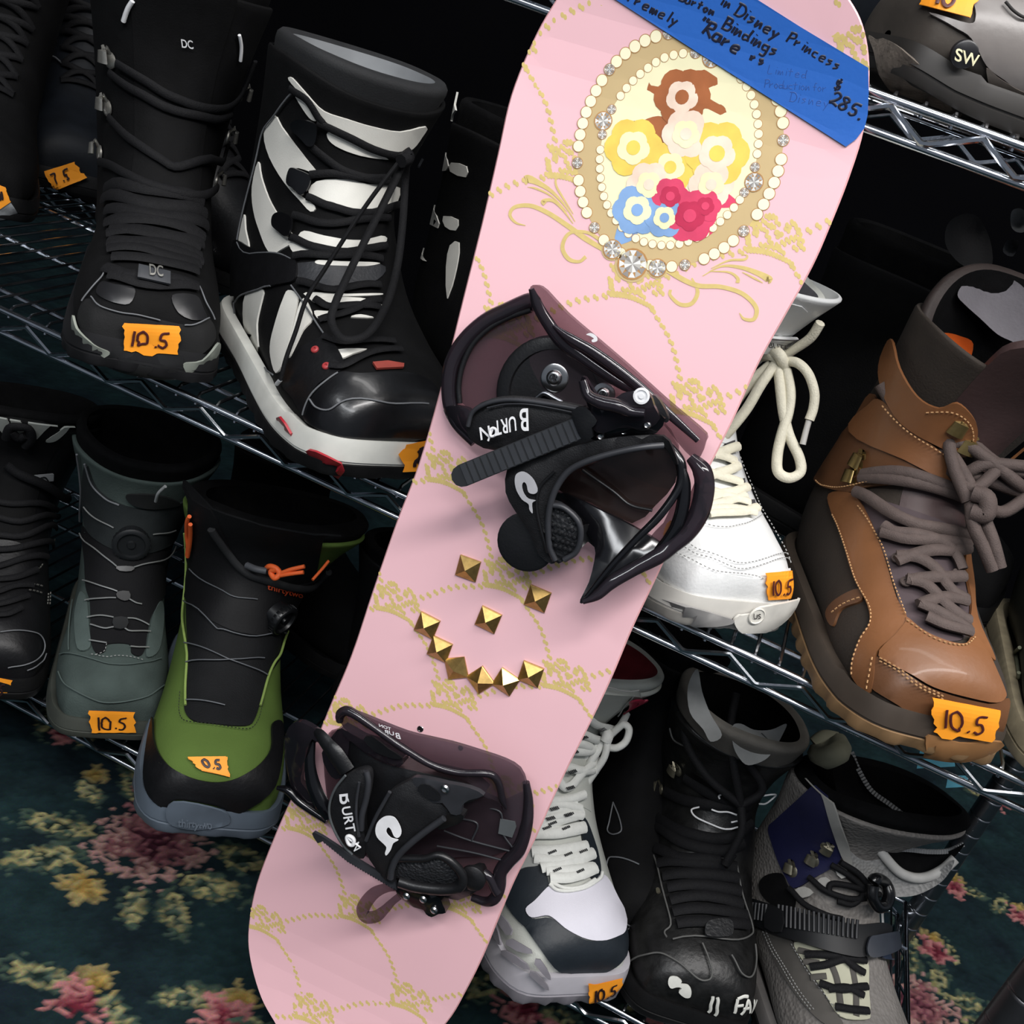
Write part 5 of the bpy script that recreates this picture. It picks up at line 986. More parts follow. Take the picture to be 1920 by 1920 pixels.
# 5 tan boot
TN = mat('tan leather', '#754b2b', .5, 0, .16, 14, .22, 180, coat=.1); TN2 = mat('brown leather', '#5f3d24', .5, 0, .15, 18, .22, 180); DK = mat('dark brown suede', '#2c241d', .85, 0, .15, 50, .4, 500); TB = TR(3.2, 1480, 850); TC_ = TR(3.693, 1480, 380); blc = mat('brown lace', '#4c403c', .8, 0, .12, 150, .5, 900); thr = mat('cream thread', '#b98f62', .8)
b = mk('snowboard_boot', 'tan leather snowboard boot with brown laces and brass hooks', (.213, -.048, 23, .975, .83, .039, 1.12, 1.04, .011), ZB, tc=dip(.10, 1.1))
b.upper(DK); b.liner(mat('dark brown liner', '#261c19', .7, 0, .12, 60, .3, 400), top=lambda u: .94-.195*math.cos(u), mi=black_lin); b.tongue(mat('maroon brown tongue', '#3b2a29', .6, 0, .1, 40, .2, 300), .40, 1.05, .62, .0006, .009)
b.sole(mat('dark brown midsole', '#3d342c', .6, 0, .1), .03, .036, .007, m2=mat('tan outsole', '#7c6040', .7), tread=.0016, ntr=28)
b.panel('tongue_lower', TB([(430, 270), (700, 330), (1040, 500), (1070, 900), (1060, 1080), (1000, 1130), (860, 1110), (700, 1000), (600, 700), (500, 420)]), mat('brown tongue fabric', '#43373a', .8, 0, .1), .0012)
b.panel('toe_cap', TB([(540, 1230), (740, 1350), (900, 1425), (1180, 1495), (1290, 1470), (1285, 1580), (1250, 1680), (1180, 1800), (1000, 1800), (820, 1750), (800, 1620), (650, 1500), (500, 1400), (510, 1290)]), TN2, .0034)
b.panel('vamp', TB([(700, 1005), (780, 1075), (860, 1120), (960, 1155), (1040, 1160), (1085, 1110), (1170, 1220), (1250, 1400), (1262, 1465), (1180, 1480), (900, 1410), (740, 1340), (550, 1230), (640, 1110), (690, 1040)]), TN, .0048)
b.panel('eyestay', TB([(258, 250), (400, 250), (500, 420), (570, 620), (640, 880), (700, 1000), (640, 1110), (540, 1200), (520, 1350), (490, 1440), (400, 1340), (400, 1250), (440, 1120), (490, 1040), (480, 930), (400, 750), (330, 500), (280, 380)]), TN, .0040)
b.panel('side_band', TB([(230, 960), (290, 880), (420, 820), (440, 890), (320, 940), (270, 1040)]), TN2, .0022); b.panel('eyestay', TB([(1040, 500), (1075, 520), (1085, 800), (1110, 1000), (1210, 1240), (1170, 1220), (1085, 1105), (1062, 1060), (1070, 900), (1035, 700)]), TN, .0040)
b.panel('toe_guard', TB([(805, 1650), (1000, 1700), (1230, 1690), (1180, 1800), (1000, 1830), (820, 1760)]), mat('rubbed brown rubber', '#86603c', .45, 0, .1), .0085)
b.panel('cuff_flap', [(1600, 800), (1640, 740), (1665, 770), (1740, 830), (1785, 900), (1745, 905), (1640, 915), (1600, 925), (1545, 912), (1532, 890), (1545, 850)], TN2, .0045); b.panel('cuff_band', [(1640, 762), (1668, 752), (1730, 812), (1800, 880), (1828, 930), (1790, 915), (1700, 862), (1605, 812)], TN, .0070)
b.panel('cuff_collar', [(1665, 690), (1688, 640), (1702, 690), (1730, 738), (1765, 757), (1797, 745), (1822, 770), (1829, 795), (1822, 822), (1800, 850), (1760, 832), (1700, 790), (1672, 740)], TN, .0085)
b.panel('cuff_band', [(1870, 905), (1920, 900), (1960, 880), (1940, 930), (1880, 958)], TN, .006)
b.stitch([TB([(290, 380), (340, 500), (410, 750), (490, 930), (500, 1040), (450, 1130), (412, 1250), (410, 1330)]), TB([(440, 330), (520, 470), (585, 640), (650, 880), (690, 990)]), TB([(560, 1245), (740, 1362), (900, 1440)]), TB([(560, 1262), (740, 1378), (900, 1456)]), TB([(700, 1030), (850, 1135), (1000, 1175), (1085, 1130)]), TB([(520, 1240), (505, 1330), (490, 1410)]), TB([(290, 970), (350, 925), (440, 890)])], thr, .0058, .0006)
b.stitch([[(1548, 905), (1600, 918), (1700, 905)], [(1672, 760), (1740, 825), (1795, 880)], [(1745, 765), (1790, 762), (1815, 780), (1820, 805), (1812, 830)]], thr, .0098, .0006)
b.strand('laces', [TB([(440, 250), (600, 360), (740, 440), (900, 470), (1030, 500)]), TB([(580, 460), (640, 500), (760, 510), (900, 560), (960, 640), (990, 720)]), TB([(570, 500), (700, 540), (880, 540), (1020, 560)]), TB([(640, 650), (760, 660), (860, 740), (940, 860), (1020, 910)]), TB([(640, 680), (800, 610), (950, 600), (1020, 580)]), TB([(690, 790), (800, 830), (900, 940), (1000, 1020), (1040, 1040)]), TB([(700, 800), (850, 770), (1000, 760)]), TB([(760, 940), (900, 1010), (1040, 1100)]), TB([(760, 950), (900, 900), (1020, 920)]), TB([(800, 1020), (900, 1070), (1050, 1110)]),
                   TB([(470, 160), (650, 170), (850, 200), (1050, 300)]), TB([(480, 140), (640, 120), (850, 160), (1020, 240)])],   .0050, blc, .0085, flat=.75)
dpt = b.depth(1840, 900)
for L_ in ([(1750, 812, .02), (1790, 860, .035), (1830, 930, .045), (1845, 960, .045)], [(1815, 825, .025), (1870, 870, .035), (1920, 885, .035), (1960, 880, .03)], [(1690, 770, .012), (1740, 835, .016), (1800, 880, .03), (1850, 900, .03), (1920, 925, .03)], [(1650, 720, .008), (1700, 800, .012), (1760, 865, .02), (1800, 890, .03), (1850, 870, .04), (1930, 875, .04)], [(1760, 850, .025), (1800, 830, .035), (1850, 860, .04), (1900, 900, .04), (1925, 920, .03)], [(1815, 940, .045), (1790, 880, .04), (1780, 830, .035), (1795, 790, .03)], [(1840, 960, .045), (1860, 1010, .05), (1875, 1065, .05)], [(1820, 945, .045), (1825, 985, .05), (1845, 1030, .05), (1862, 1070, .05)], [(1840, 945, .045), (1880, 960, .04), (1930, 930, .035)], [(1870, 880, .04), (1830, 915, .045), (1800, 905, .04)]):
    b.free(L_, .0051, 'laces', blc, ref=dpt)
b.free([(1825, 925, .05), (1850, 935, .055), (1848, 965, .055), (1822, 960, .05)], .007, 'lace_knot', blc, ref=dpt)
brassh = mat('brass hook', '#a08a5a', .3, .9, .15, 150)
b.hooks([b.pick(*p) for p in TB([(440, 80), (400, 180)])+TC_([(1145, 1550), (1190, 1690)])], brassh, .018)
for q in TB([(585, 480), (645, 650), (690, 795), (975, 740), (1000, 880)]): t, u = b.pick(*q); b.eyelets([(t, u)], blc, .0045, 'eyelet', .006, (1,))
def slab3(b, name, px, dep, m, th=.006, step=14):
    q = cr(px, 4, True); v, f = fill2d(q, step); n = len(q); cx = sum(p[0] for p in q)/n; cy = sum(p[1] for p in q)/n; R = max(math.hypot(p[0]-cx, p[1]-cy) for p in q)
    fp = lambda x, y, k: b.Mi @ (CAM+ray(x, y)*(dep+k-.02*(math.hypot(x-cx, y-cy)/R)**2)); mb = MB()
    mb.add([fp(x, y, 0) for x, y in v], f); mb.add([fp(x, y, th) for x, y in v], f); mb.add([fp(*p[:2], 0) for p in q]+[fp(*p[:2], th) for p in q], [(i, (i+1) % n, n+(i+1) % n, n+i) for i in range(n)]); return mb.build(name, m, b.e)
def depth_at_y(px, py, y): d = ray(px, py); return (y-CAM.y)/d.y
slab3(b, 'heel_pad', TC_([(1165, 640), (1210, 560), (1320, 500), (1440, 490), (1560, 540), (1640, 610), (1700, 750), (1720, 1000), (1640, 1010), (1540, 960), (1440, 910), (1320, 800), (1220, 710)]), depth_at_y(1860, 600, .158), mat('pale grey fleece', '#625f64', .9, 0, .08, 60, .4, 400))
slab3(b, 'insole', [(1716, 650), (1735, 632), (1770, 624), (1800, 630), (1825, 645), (1810, 690), (1775, 700), (1735, 690)], depth_at_y(1768, 665, .125), mat('orange foam', '#c6601c', .7, 0, .05))
b.tag([(1736, 1291), (1866, 1316), (1851, 1375), (1743, 1356)], '10.5', orange, pen, .13, .2, .27, .55, off=.0105)
# ---------------------------------------------------------------- bottom shelf
def dial(b, px, r, m, off=.004, hgt=.012, name='lacing_dial'):
    t, u = b.pick(*px); p = Vector(b.P(np.array(t), np.array(u), np.array(off))); nn = (Vector(b.N(np.array(t), np.array(u)))+Vector((0, -.2, -.55))).normalized()
    q = MB(); q.disc_stack(p-nn*.006, nn, [(r*.85, 0), (r*.85, hgt*.5), (r*.95, hgt*.5), (r, hgt*.55), (r, hgt*.9), (r*.9, hgt), (r*.75, hgt), (r*.7, hgt*.8), (r*.25, hgt*.8), (r*.2, hgt*.95)], 32); o = q.build(name, m, b.e)
    q = MB(); e1 = nn.orthogonal().normalized(); e2 = nn.cross(e1)
    for k in range(24):
        a = 2*PI*k/24; d = e1*math.cos(a)+e2*math.sin(a); q.box(p-nn*.006+nn*hgt*.72+d*r, (.001, .0016, hgt*.36), Matrix((d, nn.cross(d), nn)).transposed())
    q.build('dial_grip', m, o)
    q = MB(); q.disc_stack(p-nn*.006+nn*hgt*.8, nn, [(r*.16, 0), (r*.16, .0016), (r*.1, .002)], 12); q.build('dial_screw', MATS['dull silver'], o)
    return o
# 6 black boot with pale flames
b = mk('snowboard_boot', 'black snowboard boot with pale flame shapes on the cuff, bottom shelf far left', (-.597, -.048, 38, .99, .52, -.008, .96, 1.2, .004), ZD, tc=lambda u: 1.06)
b.upper(black_l); b.liner(black_lin, top=lambda u: 1.14); b.sole(black_sole, .026, .03, .005); b.tongue(black_n, .42, 1.12, .55, .001)
fl = mat('pale flame print', '#8d908b', .6)
for P in ([(215, 1545), (340, 1510), (430, 1408), (442, 1470), (400, 1560), (330, 1630), (262, 1695), (235, 1640)], [(345, 1695), (480, 1600), (540, 1480), (556, 1330), (562, 1470), (520, 1600), (440, 1685), (380, 1710)], [(-40, 1440), (0, 1470), (70, 1560), (40, 1650), (-20, 1580)], [(80, 1510), (150, 1550), (180, 1600), (170, 1690), (110, 1660)]): b.panel('flame', A3(P), fl, .0016, smooth=3)
b.panel('emblem', A5([(245, 155), (380, 135), (372, 190), (300, 205)]), mat('emblem grey', '#77797b', .5), .006, smooth=0); b.strand('emblem_outline', [A5([(268, 175), (310, 160), (330, 200)])], .0007, black_l, .0075)
b.strand('laces', [A5([(-60, 360), (150, 380), (400, 420)]), A5([(-40, 480), (200, 500), (420, 470)]), A5([(-40, 620), (200, 610), (400, 560)]), A5([(-40, 740), (180, 700), (380, 700)]), A5([(-20, 860), (150, 800), (330, 780)]), A5([(-20, 960), (120, 940), (260, 880)]), A5([(-40, 1060), (100, 1010), (230, 1000)]), A5([(-30, 1150), (90, 1120), (200, 1080)]), A5([(-30, 1230), (60, 1220), (150, 1170)])], .0034, black_lace, .005, flat=.5)
b.strand('laces', [A3([(60, 1640), (90, 1560), (150, 1520), (220, 1560), (240, 1640), (200, 1700)]), A3([(100, 1590), (150, 1640), (200, 1620)]), A5([(60, 60), (200, 180), (400, 300), (520, 350)])], .005, black_lace, .009, flat=.7)
b.stitch([A5([(195, 1000), (240, 995), (290, 1005)]), A5([(200, 1040), (240, 1045), (285, 1058)]), A5([(330, 1060), (325, 1140)]), A5([(345, 1050), (340, 1140)]), A5([(240, 880), (270, 870), (290, 840)]), A5([(430, 710), (470, 708)]), A5([(445, 662), (475, 655)])], MATS['dull silver'], .005, .0008, .004)
b.strand('piping', [A5([(0, 1345), (200, 1340), (290, 1370), (320, 1450), (280, 1530), (180, 1580), (60, 1600)]), A5([(330, 1500), (300, 1560), (200, 1620)])], .0007, grs, .0025)
b.tag([(-30, 1262), (23, 1272), (11, 1309), (-34, 1304)], '10.5', orange, pend, .13, .2, .27, .55, off=.004)

# 7 grey suede boot with a dial
SU = mat('grey suede', '#414b48', .9, 0, .18, 30, .4, 600, spec=.15); SU2 = mat('dark cuff fabric', '#202425', .8, 0, .12, 60, .3, 600, spec=.2)
b = mk('snowboard_boot', 'grey-green suede snowboard boot with a lacing dial on its cuff', (-.470, -.016, 36.4, .955, .64, -.004, 1.015, 1.2, .003), ZD, tc=lambda u: 1.04-.16*math.exp(-(u/1.0)**2))
b.upper(SU); b.liner(black_lin, top=lambda u: 1.12-.14*math.exp(-(u/.9)**2)); b.sole(mat('grey green rubber', '#3d403a', .6, 0, .1), .024, .03, .006)
b.panel('throat', A5([(615, 550), (640, 800), (650, 1000), (680, 1120), (682, 1300), (690, 1440), (730, 1505), (785, 1490), (810, 1435), (965, 1435), (985, 1500), (1040, 1525), (1080, 1480), (1100, 1350), (1130, 1220), (1200, 1110), (1270, 1000), (1330, 800), (1370, 600), (1200, 640), (900, 700), (700, 620)]), mat('black throat fabric', '#121214', .8, 0, .1, 60, .3, 500, spec=.2), .0016)
b.panel('cuff', A5([(650, 80), (720, 240), (850, 350), (1050, 415), (1250, 405), (1395, 350), (1385, 480), (1310, 640), (1200, 720), (1050, 760), (900, 740), (760, 670), (660, 560), (630, 350)]), SU2, .0030)
b.panel('eyestay', A5([(620, 1040), (660, 1100), (675, 1300), (680, 1460), (590, 1470), (570, 1250), (590, 1120)]), mat('grey suede trim', '#4c5754', .9, 0, .1, 40, .3, 600, spec=.15), .0026); b.panel('eyestay', A5([(1150, 1190), (1200, 1110), (1215, 1250), (1180, 1480), (1090, 1530), (1110, 1350)]), MATS['grey suede trim'], .0026)
b.strand('seam', [A5([(460, 1510), (700, 1550), (900, 1590), (1100, 1570), (1200, 1540)]), A5([(450, 1640), (520, 1750), (700, 1840), (900, 1860), (1100, 1820), (1220, 1740)]), A5([(520, 1090), (530, 1300), (525, 1480)])], .0008, MATS['grey suede trim'], .002)
b.stitch([A5([(690, 1520), (800, 1540), (900, 1530), (1060, 1560)]), A5([(800, 1440), (780, 1500), (720, 1525)])], MATS['grey thread'], .0035, .0004)
b.panel('collar_pad', A5([(950, 300), (1020, 285), (1180, 290), (1300, 330), (1330, 365), (1150, 400), (1000, 370)]), mat('black pad', '#141516', .6), .006)
dial(b, (246, 1016), .0195, mat('dial rubber', '#1b1d1f', .5, spec=.3), .006, .016)
cab = mat('steel cable', '#b4b6b4', .3, .6, .05)
b.strand('cable', [A5(P) for P in ([(660, 395), (740, 480), (870, 560)], [(1130, 605), (1220, 590), (1290, 565)], [(630, 600), (760, 740), (880, 850)], [(1000, 855), (1200, 800), (1355, 710)], [(650, 960), (760, 1000), (880, 1045)], [(660, 1115), (760, 1100), (870, 1095)], [(960, 1100), (1010, 1130), (1050, 1140)], [(670, 1245), (760, 1230), (850, 1245)], [(950, 1250), (1010, 1255), (1100, 1300)], [(690, 1300), (780, 1330), (850, 1320)], [(930, 1330), (980, 1350), (1110, 1350)], [(680, 1420), (740, 1430), (800, 1440)], [(970, 1465), (1030, 1470), (1100, 1470)])],   .0008, cab, .005, seg=6)
for P in ([(880, 1050), (960, 1045), (970, 1100), (930, 1120), (880, 1095)], [(850, 1250), (950, 1250), (940, 1330), (855, 1330)], [(880, 850), (1000, 850), (980, 885), (900, 885)]): b.panel('cable_guide', A5(P), mat('guide plastic', '#232425', .4), .006, smooth=2)
b.free([(292, 940, .02), (297, 925, .03), (310, 912, .035)], .0018, 'pull_cord', mat('pale cord', '#9a9c9c', .6)); b.strand('seam', [A5([(595, 0), (620, 200), (625, 330), (605, 510)]), A5([(650, 70), (700, 220), (800, 330), (900, 380)])], .0012, grs, .003)
b.tag([(166, 1322), (254, 1325), (254, 1363), (174, 1363)], '10.5', orange, pend, .13, .2, .27, .55, off=.0085)

# 8 green boot
GN = mat('green canvas', '#50652f', .85, 0, .1, 20, .25, 900, spec=.15); bk = mat('black ballistic', '#0f1012', .7, 0, .15, 60, .3, 700, spec=.2)
b = mk('snowboard_boot', 'olive green and black snowboard boot with a grey sole, torn tag on the toe', (-.315, -.064, 31.7, 1.062, .52, .0, 1.09, 1.24, .02), ZD, tc=lambda u: 1.02-.05*math.exp(-((abs(u)-0)/.7)**2))
b.upper(GN); b.liner(black_lin, top=lambda u: 1.10-.10*math.exp(-(u/.8)**2), th=.016); b.sole(mat('blue grey rubber', '#56606b', .5, 0, .06), .030, .034, .007, tread=.0008, ntr=20)
b.panel('front_panel', [(350, 1300), (347, 1332), (362, 1352), (400, 1358), (460, 1362), (478, 1345), (493, 1290), (500, 1270), (545, 1200), (560, 1150), (590, 1080), (610, 1000), (640, 990), (600, 920), (480, 880), (400, 870), (372, 880), (362, 930), (356, 1040), (352, 1150), (355, 1230)], bk, .0020)
b.panel('toe_bumper', A7([(878, 200), (885, 320), (920, 420), (1000, 500), (1150, 548), (1300, 545), (1430, 480), (1508, 380), (1515, 240), (1570, 240), (1560, 450), (1500, 620), (1300, 735), (1250, 680), (1000, 640), (940, 690), (870, 640), (835, 540), (845, 380)]), black_l, .0052)
b.panel('front_badge', A7([(985, 640), (1250, 680), (1290, 760), (1100, 790), (960, 745)]), MATS['blue grey rubber'], .0095); b.word('embossed_lettering', 'thirtytwo', (336, 1532), (12.0, 1.4), (.3, -16), mat('blue grey raised', '#66707b', .45), .0125)
b.stitch([A7([(1025, 60), (1020, 180), (1060, 230), (1250, 255), (1390, 270), (1440, 220), (1470, 100)]), A7([(900, 450), (1050, 550), (1200, 575), (1400, 530)])], mat('dark thread', '#20251a', .8), .0045, .0005)
b.panel('front_cuff', [(352, 1120), (356, 1000), (366, 900), (400, 950), (440, 1040), (480, 1075), (540, 1095), (600, 1080), (640, 1040), (600, 1110), (565, 1160), (540, 1185), (480, 1190), (420, 1175)], mat('black cuff', '#0c0c0e', .65, 0, .1, 60, .2, 400, spec=.25), .0040)
b.strand('collar_edge', [A6([(650, 540), (700, 620), (780, 740), (860, 850), (1000, 930), (1200, 985), (1400, 985), (1540, 930)])], .0045, mat('charcoal binding', '#1d1e20', .7), .006, flat=.8)
b.word('lettering', 'thirtytwo', (497, 1103), (12.0, 2.6), (2, -12), mat('orange print', '#b5421d', .5), .0062)
orc = mat('orange cord', '#e2622a', .6, 0, .05)
b.free([(500, 1066, .035), (506, 1062, .042), (518, 1066, .045), (524, 1076, .045), (515, 1084, .045), (508, 1072, .042), (520, 1068, .046)], .0030, 'cord_knot', orc, ref=b.depth(520, 1100)); b.free([(524, 1076, .045), (545, 1068, .05), (571, 1062, .052)], .0022, 'pull_cord', orc, ref=b.depth(520, 1100)); b.free([(522, 1080, .045), (545, 1076, .05), (569, 1073, .052)], .0022, 'pull_cord', orc, ref=b.depth(520, 1100))
b.free([(463, 1060, .034), (480, 1067, .04), (500, 1071, .04)], .0036, 'cord_sleeve', mat('grey sleeve', '#4a4c50', .6), ref=b.depth(520, 1100)); b.free([(586, 1087, .03), (603, 1068, .02), (616, 1052, .012)], .0016, 'pull_cord', orc, ref=b.depth(520, 1100))
b.strand('side_cord', [A6([(512, 450), (490, 500), (492, 590), (500, 660), (498, 750)]), A6([(515, 500), (515, 620), (502, 760)])], .0022, orc, .008)
dial(b, (513, 1154), .0175, mat('black dial', '#0d0e10', .35), .006, .018)
b.strand('cable', [A6(P) for P in ([(455, 1110), (640, 1270), (720, 1320), (950, 1370), (1150, 1350)], [(455, 1430), (650, 1500), (850, 1590), (1020, 1670)], [(460, 1580), (700, 1560), (1000, 1540)], [(500, 860), (700, 1020), (800, 1080), (960, 1095)], [(450, 1870), (720, 1910)])], .0007, mat('dark cable', '#55585c', .4), .006)
b.strand('seam', [A6([(440, 600), (460, 760), (440, 1100), (430, 1250), (455, 1450), (455, 1600), (440, 1900)]), A6([(1220, 1340), (1130, 1480), (1080, 1570), (1030, 1700), (980, 1900)])], .0014, mat('green binding', '#7a9048', .8), .0035)
b.tag(A7([(1052, 425), (1272, 422), (1290, 533), (1130, 500)]), None, orange, pend, off=.0035); t_ = b.tag([(352, 1421), (424, 1420), (430, 1459), (372, 1444)], '0.5', orange, pend, .28, .30, .25, .5, off=.0042)

# 9 white boot, bottom shelf
W9 = TR(5.05, 920, 1180); W9b = TR(4.571, 900, 1500); wl = mat('white rope lace', '#cfd0cb', .7, 0, .05, 200, .4, 800); WG = mat('white grey textile', '#b3b5ae', .6, 0, .04, 60, .3, 800)
b = mk('snowboard_boot', 'white and dark navy snowboard boot with a red lining and chunky white sole', (.060, -.032, 36.8, 1.026, .6, .018, 1.083, 1.18, .001), ZD, tc=dip(.02))
b.upper(WG); b.liner(mat('pale grey collar', '#a4a6a0', .8, 0, .05, 60, .3, 500), top=lambda u: 1.05-.02*math.cos(u), mi=mat('red lining', '#7d1c29', .8, 0, .15, 40), th=.010); b.tongue(WG, .42, 1.02, .6, .001)
b.sole(mat('pale grey rubber', '#a9a6ac', .5, 0, .05), .034, .042, .009, m2=mat('grey tread', '#77747a', .6), tread=.0016, ntr=34)
NV = mat('dark navy leather', '#1b2127', .5, 0, .15, 40, .2, 250, spec=.35)
b.panel('toe_cap', W9b([(225, 850), (290, 650), (470, 575), (590, 740), (480, 860), (405, 930), (450, 1025), (600, 1020), (750, 1130), (900, 1200), (1060, 1200), (1190, 1150), (1235, 1060), (1262, 1200), (1250, 1300), (1160, 1410), (1020, 1475), (900, 1490), (750, 1460), (630, 1420), (400, 1100)]), NV, .0030)
b.panel('toe_panel', W9b([(405, 945), (480, 870), (600, 745), (700, 795), (850, 785), (960, 720), (1015, 650), (1080, 700), (1150, 840), (1215, 970), (1222, 1080), (1190, 1150), (1060, 1200), (900, 1192), (750, 1125), (620, 1022), (560, 1003), (450, 1018)]), mat('white toe textile', '#c3c1ca', .6, 0, .03, 40, .2, 900), .0045)
b.panel('side_panel', W9b([(230, 850), (330, 600), (400, 400), (470, 440), (590, 735), (480, 860), (400, 930), (450, 1025), (380, 1080)]), NV, .0036); b.panel('side_panel', W9b([(330, 600), (415, 400), (510, 560), (400, 590)]), mat('mid grey textile', '#8d8f8c', .7), .0048)
b.panel('lace_stay', W9b([(850, 150), (900, 180), (960, 340), (1000, 480), (1020, 640), (960, 690), (900, 560), (870, 360)]), NV, .003)
b.strand('toe_rim', [W9b([(590, 740), (650, 790), (750, 800), (880, 770), (1000, 690), (1015, 640)]), W9b([(600, 725), (700, 770), (820, 770), (960, 700)])], .0018, wl, .0055)
b.strand('laces', [W9b(P) for P in ([(450, 290), (650, 180), (850, 110)], [(440, 300), (650, 290), (870, 240)], [(450, 460), (650, 450), (890, 410)], [(470, 510), (650, 540), (900, 480)], [(520, 600), (700, 560), (940, 470)], [(560, 620), (750, 620), (950, 600)], [(590, 680), (750, 680), (960, 600)], [(500, 130), (650, 100), (800, 30)])], .0058, wl, .006, flat=.55)
b.strand('laces', [W9(P) for P in ([(830, 790), (900, 790), (1000, 860), (1110, 920)], [(790, 960), (830, 950), (940, 1010), (1040, 1055)], [(740, 1060), (820, 1060), (900, 1100)], [(720, 1130), (820, 1140), (910, 1130), (1000, 1060)], [(640, 1300), (720, 1300), (830, 1330), (940, 1330)], [(620, 1420), (700, 1490), (840, 1340), (950, 1230)], [(560, 1640), (700, 1610), (850, 1560)], [(480, 1700), (600, 1660), (820, 1700)], [(440, 1850), (600, 1780), (830, 1770)])], .0045, wl, .007, flat=.7)
dpt = b.depth(1130, 1400)
def w9(L_, r=.0038): b.free([W9([q[:2]])[0]+(q[2],) for q in L_], r, 'laces', wl, ref=dpt)
w9([(1110, 940, .02), (1110, 1040, .03), (1080, 1200, .03), (1000, 1330, .025), (920, 1450, .02), (880, 1560, .015), (870, 1700, .012), (870, 1850, .012)]); w9([(1120, 1020, .02), (1180, 960, .025), (1260, 900, .03), (1310, 950, .03), (1280, 1060, .03), (1200, 1120, .03), (1120, 1120, .025)]); w9([(1110, 960, .02), (1200, 940, .02), (1260, 860, .012), (1290, 800, .006)])
w9([(1090, 1010, .02), (960, 1130, .025), (830, 1280, .025), (740, 1360, .02), (640, 1480, .018), (640, 1580, .018), (700, 1650, .016)]); w9([(1100, 1010, .022), (980, 1200, .028), (900, 1330, .026), (800, 1480, .02), (770, 1600, .018)], .0042); w9([(1080, 960, .02), (1110, 1000, .03), (1090, 1060, .03)], .006)
fk = mat('black fleck', '#1b1b1d', .7)
rng = random.Random(4); mb = MB()
for (x, y, sx, sy, off) in ((1000, 845, 60, 14, .0125), (830, 950, 60, 12, .0125), (1010, 1050, 60, 12, .0125), (740, 1120, 60, 14, .0125), (720, 1320, 60, 14, .0125), (700, 1480, 50, 20, .0125), (570, 1700, 70, 16, .0125), (680, 1760, 60, 20, .0125), (540, 1800, 60, 20, .0125)):
    for k in range(5):
        for j in range(3):
            q = W9([(x+(k-2)*13+j*6, y-(k-2)*5+j*9)])[0]; P_, tu = b.pickP([q], off-.0004); nn = Vector(b.N(np.array(max(.01, tu[0, 0])), np.array(tu[0, 1]))); mb.disc_stack(P_[0], nn, [(.0008, 0), (.0006, .0004)], 6)
for (x, y) in ((600, 470), (720, 490), (840, 460), (640, 630), (820, 640), (560, 250), (700, 250), (730, 130), (600, 210)):
    for k in range(5):
        for j in range(2):
            q = W9b([(x+(k-2)*12+j*6, y-(k-2)*6+j*9)])[0]; P_, tu = b.pickP([q], .0100); nn = Vector(b.N(np.array(max(.01, tu[0, 0])), np.array(tu[0, 1]))); mb.disc_stack(P_[0], nn, [(.0008, 0), (.0006, .0004)], 6)
mb.build('lace_flecks', fk, b.e)['kind'] = 'stuff'
b.strand('logo', [W9([(1250, 770), (1290, 760), (1330, 700), (1340, 650), (1400, 640), (1395, 690), (1370, 730), (1330, 740)]), W9([(1360, 700), (1420, 690), (1440, 640)])], .0042, mat('red print', '#a01f3c', .5), .004, flat=.25); b.strand('seam', [W9([(1190, 800), (1240, 730), (1290, 670), (1350, 600)]), W9([(1020, 450), (1150, 500), (1280, 550), (1400, 545)])], .0007, MATS['grey thread'], .003)
for P in ([(215, 1010), (260, 1000), (340, 1130), (300, 1160)], [(170, 1070), (215, 1050), (260, 1210), (240, 1220)], [(300, 1230), (340, 1190), (470, 1280), (450, 1310)], [(270, 1300), (300, 1270), (440, 1370), (420, 1400)], [(480, 1360), (520, 1330), (580, 1430), (560, 1450)], [(440, 1430), (480, 1410), (560, 1510), (540, 1530)]): b.panel('sole_groove', W9b(P), MATS['grey tread'], .0125, smooth=2)
b.tag(W9b([(888, 1500), (1185, 1432), (1168, 1575), (895, 1690)]), '10.5', orange, pend, .13, .2, .27, .55, off=.0125, wd=.0022)

# 10 black boot with paint marks
B10 = TR(2.824, 1120, 1240)
b = mk('snowboard_boot', 'scuffed black leather snowboard boot with white paint writing on the toe, grey patterned liner', (.173, .006, 14.7, .953, .64, .031, 1.16, .92, -.025), ZD, tc=lambda u: 1.0-.12*math.exp(-(u/.9)**2))
b.upper(mat('scuffed black leather', '#151515', .42, 0, .5, 90, .6, 160, spec=.4)); b.liner(mat('taupe knit collar', '#5b5751', .85, 0, .12, 60, .4, 500), top=lambda u: 1.13-.06*math.exp(-(u/.9)**2), mi=black_lin, th=.011); b.sole(black_sole, .026, .032, .006)
pt = mat('pale patterned textile', '#7d7e7d', .7); patl = mat('pattern line', '#3b3c3d', .7)
dl = b.depth(1410, 1440)-.024
slab3(b, 'liner_panel', B10([(715, 345), (760, 330), (830, 362), (920, 362), (1000, 330), (985, 380), (940, 460), (890, 520), (800, 550), (750, 510), (718, 440)]), dl, pt, .003, 10); slab3(b, 'liner_panel', B10([(480, 130), (530, 40), (555, 160), (600, 280), (660, 390), (600, 425), (560, 360), (490, 270)]), b.depth(1310, 1330)-.008, pt, .003, 10)
for P in ([(730, 370), (780, 400), (740, 450), (780, 470)], [(780, 410), (850, 410), (830, 460), (780, 440)], [(870, 380), (900, 410), (880, 470), (930, 440)], [(790, 480), (850, 490), (820, 530)], [(910, 385), (960, 390), (930, 430)]): b.free([q+(.0022,) for q in B10(P)], .0005, 'pattern', patl, ref=dl, n=1)
hk = [b.pick(*p) for p in B10([(430, 570), (340, 680), (260, 790)])]; b.hooks(hk, hookm, .016)
b.hooks([b.pick(*p) for p in B10([(240, 960)])], hookm, .008)
